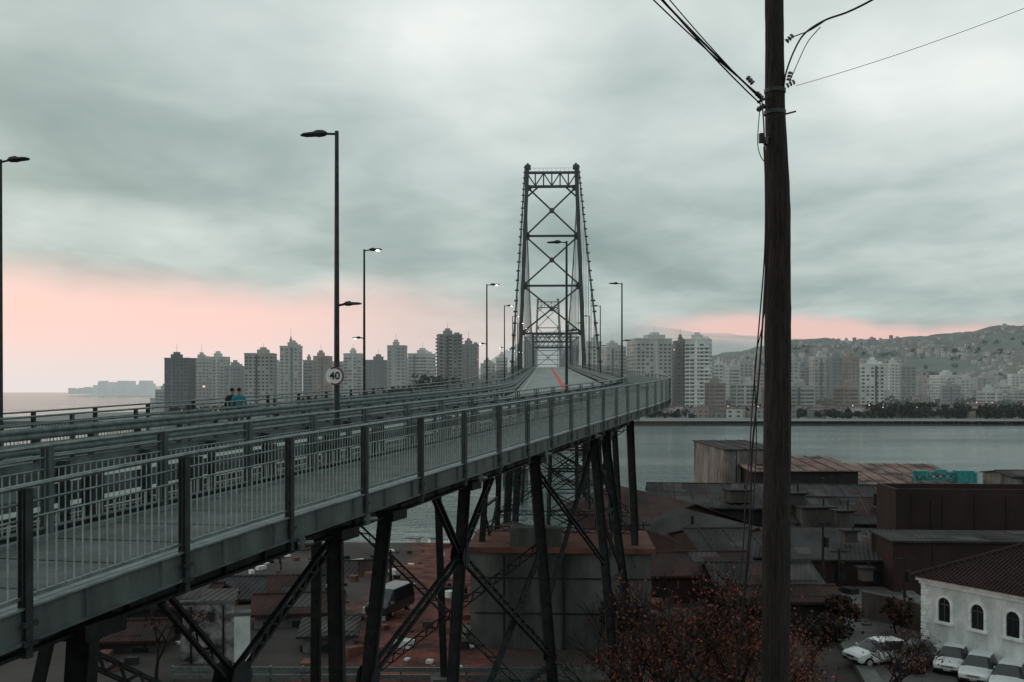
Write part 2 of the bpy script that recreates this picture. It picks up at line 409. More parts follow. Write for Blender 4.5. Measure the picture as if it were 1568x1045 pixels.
for sg in (-1,1):
    def cp(y,z):
        c,d=axis(y); r=V((d.y,-d.x,0)); q=c+r*(6.35*sg); return V((q.x,q.y,z))
    pts=[cp(236-i*(96/9),53-i*(51/9)+.35*math.sin(i/9*math.pi)*-2) for i in range(10)]
    pts.append(cp(126,-6))
    for a,b_ in zip(pts[:-1],pts[1:]):
        for o in (-.18,.18): mb.beam(a+V((0,0,o)),b_+V((0,0,o)),.28,.10,0)
    for i in range(24):
        a=pts[0].lerp(pts[9],i/24); mb.tube(a+V((-.32,0,.25)),a+V((.32,0,.25)),.16,.16,6,0)
    for i in range(1,10):
        q=pts[i]; mb.beam(q,V((q.x,q.y,dz(q.y))),.09,.09,0)
    mp=[]
    for i in range(29):
        t=i/28; y=236+340*t; z=53-4*(53-17)*t*(1-t); mp.append(cp(y,z))
    for i,(a,b_) in enumerate(zip(mp[:-1],mp[1:])):
        mb.beam(a,b_,.35,.4,1)
        zt=dz(a.y)+8
        if a.z>zt: mb.beam(a,V((a.x,a.y,zt)),.15,.15,1)
    N=28
    for i in range(N):
        y0=236+340*i/N; y1=236+340*(i+1)/N
        A=cp(y0,dz(y0));B=cp(y1,dz(y1));C=cp(y0,dz(y0)+7.5);D=cp(y1,dz(y1)+7.5)
        mb.beam(A,B,.4,.4,1);mb.beam(C,D,.4,.4,1);mb.beam(A,C,.25,.25,1)
        if i%2: mb.beam(A,D,.25,.25,1)
        else: mb.beam(C,B,.25,.25,1)
        if i%4==0: mb.beam(C,cp(y0,dz(y0)+7.5)+V((-6.35*sg,0,0)),.3,.3,1)
    mb.beam(cp(576,53),cp(672,0),.35,.5,1)
mb.obj('eyebar_chains_and_truss',['tower','tower_far'],bridge)
mb=MB()
mb.box((3.4,69,-14.2),(11.8,8,7.4),-.06,0); mb.box((3.4,69,-10.35),(12.3,8.5,.35),-.06,1)
mb.box((1.6,66,-9.6),(3.4,1.6,1.3),-.06,0)
for x in (-.5,3.4,7.2): mb.box((x,64.9,-13.9),(.15,.2,6.5),-.06,2)
for z in (-12.2,-14.5): mb.box((3.4,64.96,z),(11.6,.06,.08),-.06,2)
mb.obj('concrete_pier',['concrete','rust','darkwall'],bridge)
# ---------------------------------------------------------------- street lamps
def lamp(y,w,side,lit,signed=False,low=True,H=8.05):
    s=s_at(y,w); p=pt(s,w,0); _,d=frame(s); r=V((d.y,-d.x,0)); road=r*(-side)
    e=empty('street_lamp',p); mb=MB()
    mb.tube((0,0,0),(0,0,H),.075,.048,10,0); mb.tube((0,0,0),(0,0,.05),.2,.2,8,0); mb.tube((0,0,.05),(0,0,1.1),.095,.09,10,0)
    def head(z,dirv,sc):
        dirv=V(dirv); n=V((-dirv.y,dirv.x,0)); 
        mb.tube((0,0,z-.04),dirv*(.42*sc)+V((0,0,z)),.03,.028,8,0)
        L=[(.26,.05,.05),(.36,.11,.12),(.50,.13,.14),(.58,.14,.09),(.85,.13,.07),(.95,.06,.03)]
        rings=[]
        for dist,hw,hh in L:
            c=dirv*(dist*sc)+V((0,0,z-.01)); i=len(mb.v)
            for k in range(8):
                t=2*math.pi*k/8; mb.v.append(tuple(c+n*(math.cos(t)*hw*sc)+V((0,0,math.sin(t)*hh*sc*(.8 if math.sin(t)>0 else .5)))))
            rings.append(i)
        for a,b_ in zip(rings[:-1],rings[1:]):
            for k in range(8):
                k2=(k+1)%8; mb.f.append((a+k,a+k2,b_+k2,b_+k)); mb.m.append(1)
        mb.f.append(tuple(rings[0]+k for k in range(8))); mb.m.append(1); mb.f.append(tuple(rings[-1]+k for k in range(7,-1,-1))); mb.m.append(1)
        if lit:
            c=dirv*(.74*sc)+V((0,0,z-.05*sc)); mb.tube(c-V((0,0,.035)),c+V((0,0,.02)),.09*sc,.11*sc,8,2)
    head(H-.03,road,1.0)
    if low: head(3.9,-road,.68)
    mb.obj('pole_and_heads',['steel_post','steel_dark','lit'],e)
    if signed:
        n=V((.05,-1,0)).normalized(); t=empty('speed_limit_sign',p+V((0,0,0)))
        m2=MB(); c=V((-.02,-.13,2.17))
        m2.tube(c,c+n*.012,.22,.22,32,0)
        k=32
        for i in range(k):
            a0,a1=2*math.pi*i/k,2*math.pi*(i+1)/k
            def q(a,rr,o): return c+n*o+V((math.cos(a)*rr,0,math.sin(a)*rr))
            m2.hexa([q(a0,.180,.013),q(a1,.180,.013),q(a1,.217,.013),q(a0,.217,.013),q(a0,.180,.017),q(a1,.180,.017),q(a1,.217,.017),q(a0,.217,.017)],1)
        m2.box((-.02,-.09,2.17),(.26,.03,.05),0,2)
        m2.obj('plate',['signwhite','signred','steel_post'],t)
        cu=bpy.data.curves.new('numerals','FONT'); cu.body='40'; cu.size=.25; cu.align_x='CENTER'; cu.align_y='CENTER'; cu.extrude=.002; cu.offset=.003
        to=bpy.data.objects.new('numerals',cu); scene.collection.objects.link(to); to.parent=t; to.location=(-.02,-.165,2.17); to.rotation_euler=(math.pi/2,0,math.radians(2)); cu.materials.append(M['black'])
for y,sg in ((23.9,True),(46.4,False),(72,False),(103,False),(128,False),(154,0),(180,0),(206,0)): lamp(y,3.15,1,False,sg)
for y in (27.2,49.7,74,104,130,156,182,208): lamp(y,(13.46 if y<30 else WT-1.0) if y<60 else WT-1.5,-1,y>30,H=8.3)
# ---------------------------------------------------------------- people on the left walkway
def person(x,y,z,rot,shirt,name='pedestrian',ph=0):
    e=empty(name,(x,y,z)); e.rotation_euler=(0,0,rot)
    def skin(nm,vs,es,rs,mk,root=0):
        me=bpy.data.meshes.new(nm); me.from_pydata(vs,es,[]); o=bpy.data.objects.new(nm,me); scene.collection.objects.link(o); o.parent=e
        md=o.modifiers.new('s','SKIN')
        for i,r in enumerate(rs):
            sv=me.skin_vertices[0].data[i]; sv.radius=r if isinstance(r,tuple) else (r,r); sv.use_root=(i==root)
        o.modifiers.new('u','SUBSURF').levels=2; o.modifiers['u'].render_levels=2
        me.materials.append(M[mk]); md.use_smooth_shade=True
        return o
    k=.16+ph
    skin('torso_and_arms',[(0,0,.95),(0,.02,1.15),(0,.03,1.38),(0,.04,1.50),(.19,.03,1.42),(.25,-.05,1.14),(.22,.14,.92),(-.19,.03,1.42),(-.26,.0,1.13),(-.24,.16,.93)],
         [(0,1),(1,2),(2,3),(2,4),(4,5),(5,6),(2,7),(7,8),(8,9)],[(.16,.12),(.15,.11),(.18,.12),.065,.07,.052,.04,.07,.052,.04],shirt)
    skin('legs',[(0,0,.95),(.10,0,.88),(.11,.10,.50),(.11,k*.3,.09),(.11,k*.3+.14,.045),(-.10,0,.88),(-.11,.03,.50),(-.11,-k,.12),(-.11,-k+.12,.05)],
         [(0,1),(1,2),(2,3),(3,4),(0,5),(5,6),(6,7),(7,8)],[(.15,.12),.10,.07,.05,.045,.10,.07,.05,.045],'clothdark')
    skin('head',[(0,.04,1.47),(0,.05,1.55),(0,.06,1.63),(0,.06,1.72)],[(0,1),(1,2),(2,3)],[.055,.06,(.085,.10),(.075,.09)],'skin')
    skin('hair',[(0,.03,1.62),(0,.02,1.70),(0,.05,1.765)],[(0,1),(1,2)],[.075,(.09,.10),(.07,.085)],'hair')
    for sx,yy in ((.22,.15),(-.24,.17)):
        skin('hand',[(sx,yy,.92),(sx,yy+.01,.85),(sx-.03,yy+.01,.79),(sx-.01,yy+.015,.78),(sx+.01,yy+.015,.785),(sx+.03,yy+.01,.80),(sx,yy+.06,.84)],[(0,1),(1,2),(1,3),(1,4),(1,5),(1,6)],[.028,(.035,.02),.01,.01,.01,.01,.011],'skin')
    m2=MB(); m2.tube((-.045,.155,1.665),(-.045,.165,1.665),.012,.012,6,0); m2.tube((.045,.155,1.665),(.045,.165,1.665),.012,.012,6,0); m2.tube((0,.145,1.64),(0,.185,1.61),.012,.02,6,1); m2.box((0,.15,1.575),(.05,.012,.01),0,0)
    m2.obj('face',['hair','skin'],e)
sp=s_at(37.0,12.6); p=pt(sp,12.6,0); person(p.x,p.y,p.z-.02,math.radians(20),'jacket')
p=pt(sp+.3,13.1,0); person(p.x,p.y,p.z-.02,math.radians(-10),'clothdark',ph=.05)
# ---------------------------------------------------------------- water
def grid(name,x0,x1,y0,y1,nx,ny,fn,mk):
    vs=[];fs=[]
    for j in range(ny+1):
        for i in range(nx+1):
            x=x0+(x1-x0)*i/nx; y=y0+(y1-y0)*j/ny; vs.append((x,y,fn(x,y)))
    for j in range(ny):
        for i in range(nx):
            a=j*(nx+1)+i; fs.append((a,a+1,a+nx+2,a+nx+1))
    me=bpy.data.meshes.new(name); me.from_pydata(vs,[],fs); me.materials.append(mk); me.polygons.foreach_set('use_smooth',[True]*len(fs))
    o=bpy.data.objects.new(name,me); scene.collection.objects.link(o); return o
def math_(nt,op,a,b_=None,c=None):
    q=nt.nodes.new('ShaderNodeMath'); q.operation=op
    for i,v in enumerate((a,b_,c)):
        if v is None: continue
        if isinstance(v,(int,float)): q.inputs[i].default_value=v
        else: nt.links.new(v,q.inputs[i])
    return q.outputs[0]
def mapr(nt,v,a,b_,c=0,d=1,sm=True):
    q=nt.nodes.new('ShaderNodeMapRange'); q.interpolation_type='SMOOTHSTEP' if sm else 'LINEAR'
    nt.links.new(v,q.inputs[0])
    for i,k in enumerate((a,b_,c,d)): q.inputs[i+1].default_value=k
    return q.outputs[0]
mw=bpy.data.materials.new('sea_water'); mw.use_nodes=True; nt=mw.node_tree; n=nt.nodes; l=nt.links; b=n['Principled BSDF']
b.inputs['Base Color'].default_value=(.055,.110,.100,1); b.inputs['Roughness'].default_value=.12; b.inputs['Specular IOR Level'].default_value=.5
tc=n.new('ShaderNodeTexCoord'); mp=n.new('ShaderNodeMapping'); mp.inputs['Scale'].default_value=(.30,.75,1); mp.inputs['Rotation'].default_value=(0,0,.25)
nz=n.new('ShaderNodeTexNoise'); nz.inputs['Scale'].default_value=.36; nz.inputs['Detail'].default_value=5; nz.inputs['Roughness'].default_value=.62
l.new(tc.outputs['Object'],mp.inputs[0]); l.new(mp.outputs[0],nz.inputs['Vector'])
big=n.new('ShaderNodeTexNoise'); big.inputs['Scale'].default_value=.02; big.inputs['Detail'].default_value=3; l.new(mp.outputs[0],big.inputs['Vector'])
bp=n.new('ShaderNodeBump'); bp.inputs['Distance'].default_value=2.4; l.new(nz.outputs['Fac'],bp.inputs['Height']); l.new(bp.outputs[0],b.inputs['Normal'])
l.new(mapr(nt,big.outputs['Fac'],.35,.65,.35,1.0),bp.inputs['Strength'])
grid('sea_water',-15000,15000,-2000,26000,1,1,lambda x,y:WATER,mw)
# ---------------------------------------------------------------- mainland ground
mg=mat('mainland_ground',(.065,.056,.053),.95,0,.4,.10,.5,1.5,col2=(.022,.020,.019),detail=8)
nt=mg.node_tree;n=nt.nodes;l=nt.links;b=n['Principled BSDF']
old=b.inputs['Base Color'].links[0].from_socket
tc=n.new('ShaderNodeTexCoord'); sx=n.new('ShaderNodeSeparateXYZ'); l.new(tc.outputs['Object'],sx.inputs[0])
nz=n.new('ShaderNodeTexNoise'); nz.inputs['Scale'].default_value=.22; nz.inputs['Detail'].default_value=6; l.new(tc.outputs['Object'],nz.inputs['Vector'])
xx=math_(nt,'ADD',sx.outputs[0],math_(nt,'MULTIPLY',math_(nt,'SUBTRACT',nz.outputs['Fac'],.5),14))
mask=math_(nt,'MULTIPLY',mapr(nt,xx,0,-2),mapr(nt,xx,-13,-10))
r2=n.new('ShaderNodeValToRGB'); r2.color_ramp.elements[0].position=.40; r2.color_ramp.elements[0].color=(.050,.021,.018,1); r2.color_ramp.elements[1].position=.64; r2.color_ramp.elements[1].color=(.24,.075,.056,1)
nz2=n.new('ShaderNodeTexNoise'); nz2.inputs['Scale'].default_value=.5; nz2.inputs['Detail'].default_value=8; nz2.inputs['Roughness'].default_value=.7; l.new(tc.outputs['Object'],nz2.inputs['Vector']); l.new(nz2.outputs['Fac'],r2.inputs[0])
mx=n.new('ShaderNodeMix'); mx.data_type='RGBA'; l.new(mask,mx.inputs[0]); l.new(old,mx.inputs[6]); l.new(r2.outputs[0],mx.inputs[7]); l.new(mx.outputs[2],b.inputs['Base Color'])
grid('ground',-260,260,-60,215,260,200,lambda x,y:gz(x,y)+.22*noise.noise(V((x*.12,y*.12,0)))+.08*noise.noise(V((x*.5,y*.5,0))),mg)
# ---------------------------------------------------------------- island terrain & hills
prof=[(-3000,-25),(-900,-25),(-420,-20),(-150,40),(0,60),(180,70),(330,80),(500,96),(690,130),(800,152),(930,148),(1060,158),(1250,166),(1400,190),(1600,205),(1900,170),(3200,190),(6000,120)]
def Hx(x):
    for (a,ha),(b_,hb) in zip(prof[:-1],prof[1:]):
        if a<=x<=b_: return ha+(hb-ha)*sm((x-a)/(b_-a))
    return -25
def shore(x):
    return 690+ (230*sm((-x)/120) if x<0 else 0) + 14*math.sin(x*.013)+5*math.sin(x*.05)
def isl(x,y):
    ys=shore(x); g=-25+4.5*sm((y-ys)/14)+2.5*sm((y-ys-20)/60)
    g+=5*sm((y-ys-60)/300)
    left=sm((x+420+(y-900)*-.1)/60)
    if left<=0: return -27
    g=-25+(g+25)*left
    h=max(0,Hx(x*2800/max(y,1800))*sm((y-1250)/1550)*(1-.6*sm((y-3000)/1200)))
    nn=noise.noise(V((x*.004,y*.004,3)))*22+noise.noise(V((x*.014,y*.014,5)))*9+noise.noise(V((x*.04,y*.04,5)))*5
    k=sm((y-1300)/900)
    return max(g-2*(1-left), -19*left-27*(1-left)+(h+nn*k)*left)
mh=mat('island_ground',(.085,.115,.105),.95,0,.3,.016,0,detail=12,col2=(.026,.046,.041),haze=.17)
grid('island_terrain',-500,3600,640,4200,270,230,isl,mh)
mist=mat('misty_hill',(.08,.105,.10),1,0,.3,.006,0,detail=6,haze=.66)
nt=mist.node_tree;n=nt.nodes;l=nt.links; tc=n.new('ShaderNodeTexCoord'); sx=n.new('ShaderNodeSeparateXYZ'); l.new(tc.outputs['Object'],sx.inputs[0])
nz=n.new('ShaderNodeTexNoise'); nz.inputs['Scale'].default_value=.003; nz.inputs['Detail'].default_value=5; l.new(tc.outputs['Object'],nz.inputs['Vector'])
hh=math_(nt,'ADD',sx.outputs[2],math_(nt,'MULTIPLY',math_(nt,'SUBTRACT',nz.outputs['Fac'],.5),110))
l.new(mapr(nt,hh,320,175),n['Principled BSDF'].inputs['Alpha'])  # alpha fades towards the top, standing in for mist and cloud
def mh_(x,y):
    e=sm((x+450)/650)*sm((2100-x)/900)
    return -26+e*(275+55*math.exp(-((x-420)/420)**2)+noise.noise(V((x*.0022,y*.002,1)))*30+noise.noise(V((x*.01,y*.01,1)))*8)*sm((y-4050)/450)
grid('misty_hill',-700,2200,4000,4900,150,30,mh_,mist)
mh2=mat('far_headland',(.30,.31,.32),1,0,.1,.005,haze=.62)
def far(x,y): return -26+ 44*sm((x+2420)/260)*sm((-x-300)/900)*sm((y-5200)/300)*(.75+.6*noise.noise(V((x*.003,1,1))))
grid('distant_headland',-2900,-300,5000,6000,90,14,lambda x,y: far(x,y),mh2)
# ---------------------------------------------------------------- city buildings
haze={}
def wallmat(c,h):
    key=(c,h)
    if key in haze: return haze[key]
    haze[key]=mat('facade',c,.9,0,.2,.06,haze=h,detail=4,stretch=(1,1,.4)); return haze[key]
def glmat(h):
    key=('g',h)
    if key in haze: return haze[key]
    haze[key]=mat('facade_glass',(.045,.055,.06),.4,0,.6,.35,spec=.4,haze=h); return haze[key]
COL=[(.29,.30,.285),(.19,.20,.198),(.50,.53,.515),(.12,.128,.135),(.22,.175,.158),(.34,.36,.345),(.155,.152,.143)]
def block(u0,u1,vt,y,zb,ci=None,style=None,depth=None,rot=None,h=.25,name='apartment_tower',roofs=True):
    w=(u1-u0)/F*y; x=bx((u0+u1)/2,y); zt=ez(vt,y); rot=U(-.35,.35) if rot is None else rot
    w*=.88; dp=depth or U(.7,1.1)*min(w,24)
    mb=MB(); ci=random.randrange(len(COL)) if ci is None else ci; style=random.randrange(4) if style is None else style
    ca,sa=math.cos(rot),math.sin(rot)
    def L(a,b_,z): return V((x+a*ca-b_*sa,y+a*sa+b_*ca,z))
    mb.box((x,y,(zb+zt)/2),(w,dp,zt-zb),rot,0)
    fh=3.0; nf=int((zt-zb-2)/fh)
    for face in (0,1,3):
        W=w if face%2==0 else dp
        def Q(t,o,z):
            if face==0: return L(t,-dp/2-o,z)
            if face==1: return L(w/2+o,t,z)
            return L(-w/2-o,-t,z)
        nb=max(2,int(W/3.4)); bw=W/nb
        for f in range(nf):
            z0=zb+2+f*fh
            if style==1:
                mb.face([Q(-W/2+.8,.06,z0+1),Q(W/2-.8,.06,z0+1),Q(W/2-.8,.06,z0+2.4),Q(-W/2+.8,.06,z0+2.4)],1)
                for k in range(1,nb): 
                    if k%2: t=-W/2+bw*k; mb.face([Q(t-.25,.1,z0+1),Q(t+.25,.1,z0+1),Q(t+.25,.1,z0+2.4),Q(t-.25,.1,z0+2.4)],0)
            else:
                for k in range(nb):
                    t=-W/2+bw*(k+.5); ww=bw*(.30 if style!=3 else .40)
                    if style==2 and k%2==0:
                        mb.face([Q(t-ww,.06,z0+.3),Q(t+ww,.06,z0+.3),Q(t+ww,.06,z0+2.6),Q(t-ww,.06,z0+2.6)],1)
                        a0,a1=Q(t-bw*.42,.1,z0),Q(t+bw*.42,.1,z0)
                        b0,b1=Q(t-bw*.42,1.2,z0),Q(t+bw*.42,1.2,z0)
                        up=V((0,0,1.1)); mb.hexa([a0,a1,b1,b0,a0+up,a1+up,b1+up,b0+up],2)
                    else:
                        if R()<.12: continue
                        mb.face([Q(t-ww,.06,z0+.9),Q(t+ww,.06,z0+.9),Q(t+ww,.06,z0+2.3),Q(t-ww,.06,z0+2.3)],3 if R()<.0015 else 1)
            if style==3:
                a0,a1=Q(-W/2,.05,z0-.15),Q(W/2,.05,z0-.15); b0,b1=Q(-W/2,.5,z0-.15),Q(W/2,.5,z0-.15); up=V((0,0,.4)); mb.hexa([a0,a1,b1,b0,a0+up,a1+up,b1+up,b0+up],2)
        if face==0 and w>14: t=U(-.2,.2)*w; mb.face([Q(t-.9,.12,zb),Q(t+.9,.12,zb),Q(t+.9,.12,zt-1),Q(t-.9,.12,zt-1)],1 if R()<.4 else 2)
    mb.box((x,y,zt+.4),(w+.6,dp+.6,.8),rot,2)
    if roofs:
        q=L(U(-.15,.15)*w,0,0); mb.box((q.x,q.y,zt+2.3),(w*U(.3,.5),dp*.5,3.4),rot,0)
        mb.box((q.x,q.y,zt+4.8),(w*.2,dp*.3,2.4),rot,2)
        if R()<.5: mb.tube((q.x,q.y,zt+5),(q.x,q.y,zt+5+U(4,9)),.18,.1,4,2)
        if R()<.5: q=L(w*.33,0,0); mb.box((q.x,q.y,zt+1.6),(w*.2,dp*.4,1.8),rot,2)
    mb.obj(name,[wallmat(COL[ci],h),glmat(h),wallmat(tuple(min(.8,c*1.25) for c in COL[ci]),h),'citylight'])
left=[(255,297,550,860,3,0),(300,322,550,900,0,0),(322,350,548,930,5,2),(346,374,562,900,1,0),(375,424,543,850,0,0),(427,465,532,900,0,0),(440,452,526,905,0,0),(464,480,553,930,1,3),(481,508,547,900,4,0),(526,556,543,960,5,3),(560,592,553,900,3,0),(593,624,531,880,0,0),(628,664,543,950,5,1),(668,708,514,860,1,2),(706,734,529,890,6,0),(736,758,558,930,0,0),(758,778,549,960,5,1),
 (240,262,598,900,0,3),(296,330,572,980,4,1),(400,430,555,1010,5,0),(508,528,555,1000,0,1),(612,634,557,1020,5,0),(640,668,562,1030,4,0)]
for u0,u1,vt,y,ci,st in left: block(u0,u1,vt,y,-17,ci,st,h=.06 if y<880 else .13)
right=[(897,922,525,820,5,0),(922,958,533,850,0,0),(962,1026,521,790,5,0),(1000,1040,535,840,1,1),(1031,1052,524,800,6,0),(1049,1090,521,790,2,3),(1093,1108,558,860,2,0),(1110,1132,562,900,5,1),(1130,1152,554,950,0,0),(1152,1172,566,880,4,0),(1172,1196,558,930,5,0),(1206,1222,551,900,0,0),(1222,1240,555,940,1,3),(1240,1267,548,900,0,0),(1268,1288,549,880,3,0),(1288,1312,548,900,4,0),(1316,1354,559,800,2,0),(1358,1378,558,960,5,2),(1378,1402,562,930,1,0),(1404,1420,579,1000,4,0),(1428,1462,576,1020,5,3),(1466,1488,582,980,0,0),(1492,1520,579,1080,1,0),(1524,1545,592,1000,0,1),(1545,1580,574,1100,5,0),(1590,1630,562,1000,1,0),
 (1010,1032,562,900,4,0),(940,966,550,930,6,0),(1080,1110,588,760,4,1),(1120,1160,590,780,5,1),(1165,1200,594,760,6,1),(1210,1250,592,790,0,1),(1280,1310,594,780,4,1),(1330,1395,587,1050,0,0),(1440,1470,592,900,1,1),(1500,1530,600,860,5,1),(1545,1590,598,900,0,1),(862,880,542,900,5,0),(782,800,554,960,0,0)]
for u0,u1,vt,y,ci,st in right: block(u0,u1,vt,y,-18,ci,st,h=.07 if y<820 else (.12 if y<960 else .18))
def houses(name,n,ur,yr,hr,h,seed,zf=isl,dim=1):
    random.seed(seed); mb=MB()
    for _ in range(n):
        y=U(*yr); x=bx(ur[0]+(ur[1]-ur[0])*(R()**(.7 if dim<1 else 1)),y); z=zf(x,y)
        if z<-21.5: continue
        if dim<1 and noise.noise(V((x*.005,y*.005,9)))<-.16: continue
        w,d,hh=U(5,13)*(.85 if dim<1 else 1),U(5,12)*(.85 if dim<1 else 1),U(*hr); c=random.choice((0,0,1,2,3,1)); r=U(-.5,.5)
        mb.box((x,y,z+hh/2-1),(w,d,hh+2),r,c)
        for f in range(int(hh/3)):
            for k in (-.25,.25): mb.box((x+k*w*math.cos(r)+math.sin(r)*d/2,y+k*w*math.sin(r)-math.cos(r)*d/2,z+1.6+f*3),(w*.2,.3,1.2),r,4)
        mb.box((x,y,z+hh+.2),(w+.6,d+.6,.5),r,random.choice((5,1,3,5)))
    q=lambda c: tuple(k*dim for k in c)
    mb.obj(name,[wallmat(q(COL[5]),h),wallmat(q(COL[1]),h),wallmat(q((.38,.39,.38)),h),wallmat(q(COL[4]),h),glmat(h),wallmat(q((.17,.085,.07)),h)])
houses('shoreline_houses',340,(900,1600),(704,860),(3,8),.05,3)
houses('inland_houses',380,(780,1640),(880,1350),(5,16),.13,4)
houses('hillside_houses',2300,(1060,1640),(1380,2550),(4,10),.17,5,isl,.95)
houses('west_shore_houses',70,(240,760),(935,1100),(4,12),.12,6)
random.seed(11)
mb=MB()
for _ in range(80):
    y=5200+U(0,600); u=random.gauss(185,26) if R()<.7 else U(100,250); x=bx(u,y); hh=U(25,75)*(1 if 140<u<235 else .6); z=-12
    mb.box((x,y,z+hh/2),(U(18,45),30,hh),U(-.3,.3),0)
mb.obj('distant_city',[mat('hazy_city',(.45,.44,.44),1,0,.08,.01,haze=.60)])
def treemass(name,pts,mk,q=46,s=1.5):
    mb=MB()
    for x,y,z,r,hh in pts:
        cl=[(x+U(-.5,.5)*r,y+U(-.5,.5)*r,z+hh*U(.35,.8)) for _ in range(4)]
        for _ in range(q):
            c=random.choice(cl); t=U(0,6.28); ph=math.acos(U(-1,1)); rr=r*.62*(R()**.4)
            p=V((c[0]+rr*math.sin(ph)*math.cos(t),c[1]+rr*math.sin(ph)*math.sin(t),c[2]+rr*.75*math.cos(ph)))
            a=V((U(-1,1),U(-1,1),U(-1,1))).normalized(); b_=a.cross(V((U(-1,1),U(-1,1),U(-1,1)))).normalized(); k=s*U(.6,1.2)
            mb.face([p-a*k,p+b_*k*.7,p+a*k,p-b_*k*.7],0)
        mb.tube((x,y,z-1),(x,y,z+hh*.6),.3,.2,4,0)
    return mb.obj(name,[mk])
P1=[]
for _ in range(150):
    x=bx(U(930,1360),720); y=shore(x)+U(11,60); P1.append((x,y,isl(x,y),U(2.5,4.5),U(3,7)))
for _ in range(160):
    x=bx(U(1330,1640),720); y=shore(x)+U(12,50); P1.append((x,y,isl(x,y),U(3,8),U(5,13)))
treemass('shoreline_trees',P1,'far_tree2')
P2=[]
for _ in range(240):
    y=U(780,1250); x=bx(U(860,1640),y); P2.append((x,y,isl(x,y),U(4,8),U(7,12)))
for _ in range(330):
    y=U(1000,2200); x=bx(U(1000,1640),y); P2.append((x,y,isl(x,y),U(6,12),U(8,14)))
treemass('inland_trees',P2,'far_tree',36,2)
P3=[]
for _ in range(230):
    y=U(790,850); u=U(470,800); x=bx(u,y); k=1+1.4*math.exp(-((u-660)/70)**2); P3.append((x,y,-19,U(4,8)*k**.5,U(7,12)*k*1.45))
for _ in range(60):
    y=U(790,840); u=U(262,480); x=bx(u,y); P3.append((x,y,-20,U(3,6),U(5,9)))
treemass('west_shore_trees',P3,'far_tree2')
grid('west_shore_ground',-330,60,780,960,60,30,lambda x,y:-23+4.5*sm((y-785)/12)*sm((x+300)/15)*sm((957-y)/5)+6*math.exp(-((x+70)/60)**2)*sm((y-800)/50),M['far_tree2'])
mb=MB()
for _ in range(30):
    u=U(1090,1568); y=U(703,880); x=bx(u,y); z=isl(x,y)+U(6,9); mb.tube((x,y,z),(x,y,z+.7),.4,.4,6,0)
for _ in range(6):
    u=U(262,420); y=784; x=bx(u,y); mb.tube((x,y,-15),(x,y,-14.4),.4,.4,6,0)
mb.obj('distant_street_lights',['citylight'])
mb=MB()
for i in range(40):
    x=bx(1045,700)+i*7.5; y=shore(x)+10; z=isl(x,y); mb.tube((x,y,z),(x,y,z+8),.12,.09,5,0); mb.beam((x,y,z+8),(x-1.6,y,z+8.1),.15,.15,0)
mb.obj('esplanade_lamp_posts',['steel_light'])
mb=MB()
for i in range(14):
    x0=bx(960,690)+i*5
    mb.face([(x0,shore(x0)-2,-22.1),(x0+5,shore(x0+5)-2,-22.1),(x0+5,shore(x0+5)+11,-20.2),(x0,shore(x0)+11,-20.2)],0)
mb.obj('beach',['sand'])
mb=MB()
for i in range(420):
    x0=bx(1050,690)+i*1.1; y0=shore(x0)+4; s_=U(.8,2.2)
    mb.box((x0,y0+U(-2,2),-21.7),(s_*U(1,1.8),s_,s_*U(.8,1.5)),U(0,3),0 if R()<.85 else 1)
mb.obj('shore_rocks',[mat('shore_stone',(.060,.050,.046),.95,0,.4,.3,haze=.02),mat('shore_stone_pale',(.20,.185,.17),.95,0,.4,.3,haze=.02)])
mb=MB()
for i in range(110):
    x0=bx(1040,690)+i*4; x1=x0+4
    if noise.noise(V((i*.13,0,0)))<-.15: continue
    zt=-19.9+.5*noise.noise(V((i*.4,3,0)))
    mb.hexa([V((x0,shore(x0)+8,-21)),V((x1,shore(x1)+8,-21)),V((x1,shore(x1)+8.6,-21)),V((x0,shore(x0)+8.6,-21)),V((x0,shore(x0)+8,zt)),V((x1,shore(x1)+8,zt)),V((x1,shore(x1)+8.6,zt)),V((x0,shore(x0)+8.6,zt))],0)
mb.obj('esplanade_wall',[mat('esplanade_stone',(.09,.085,.078),.9,0,.5,.15,haze=.03)])
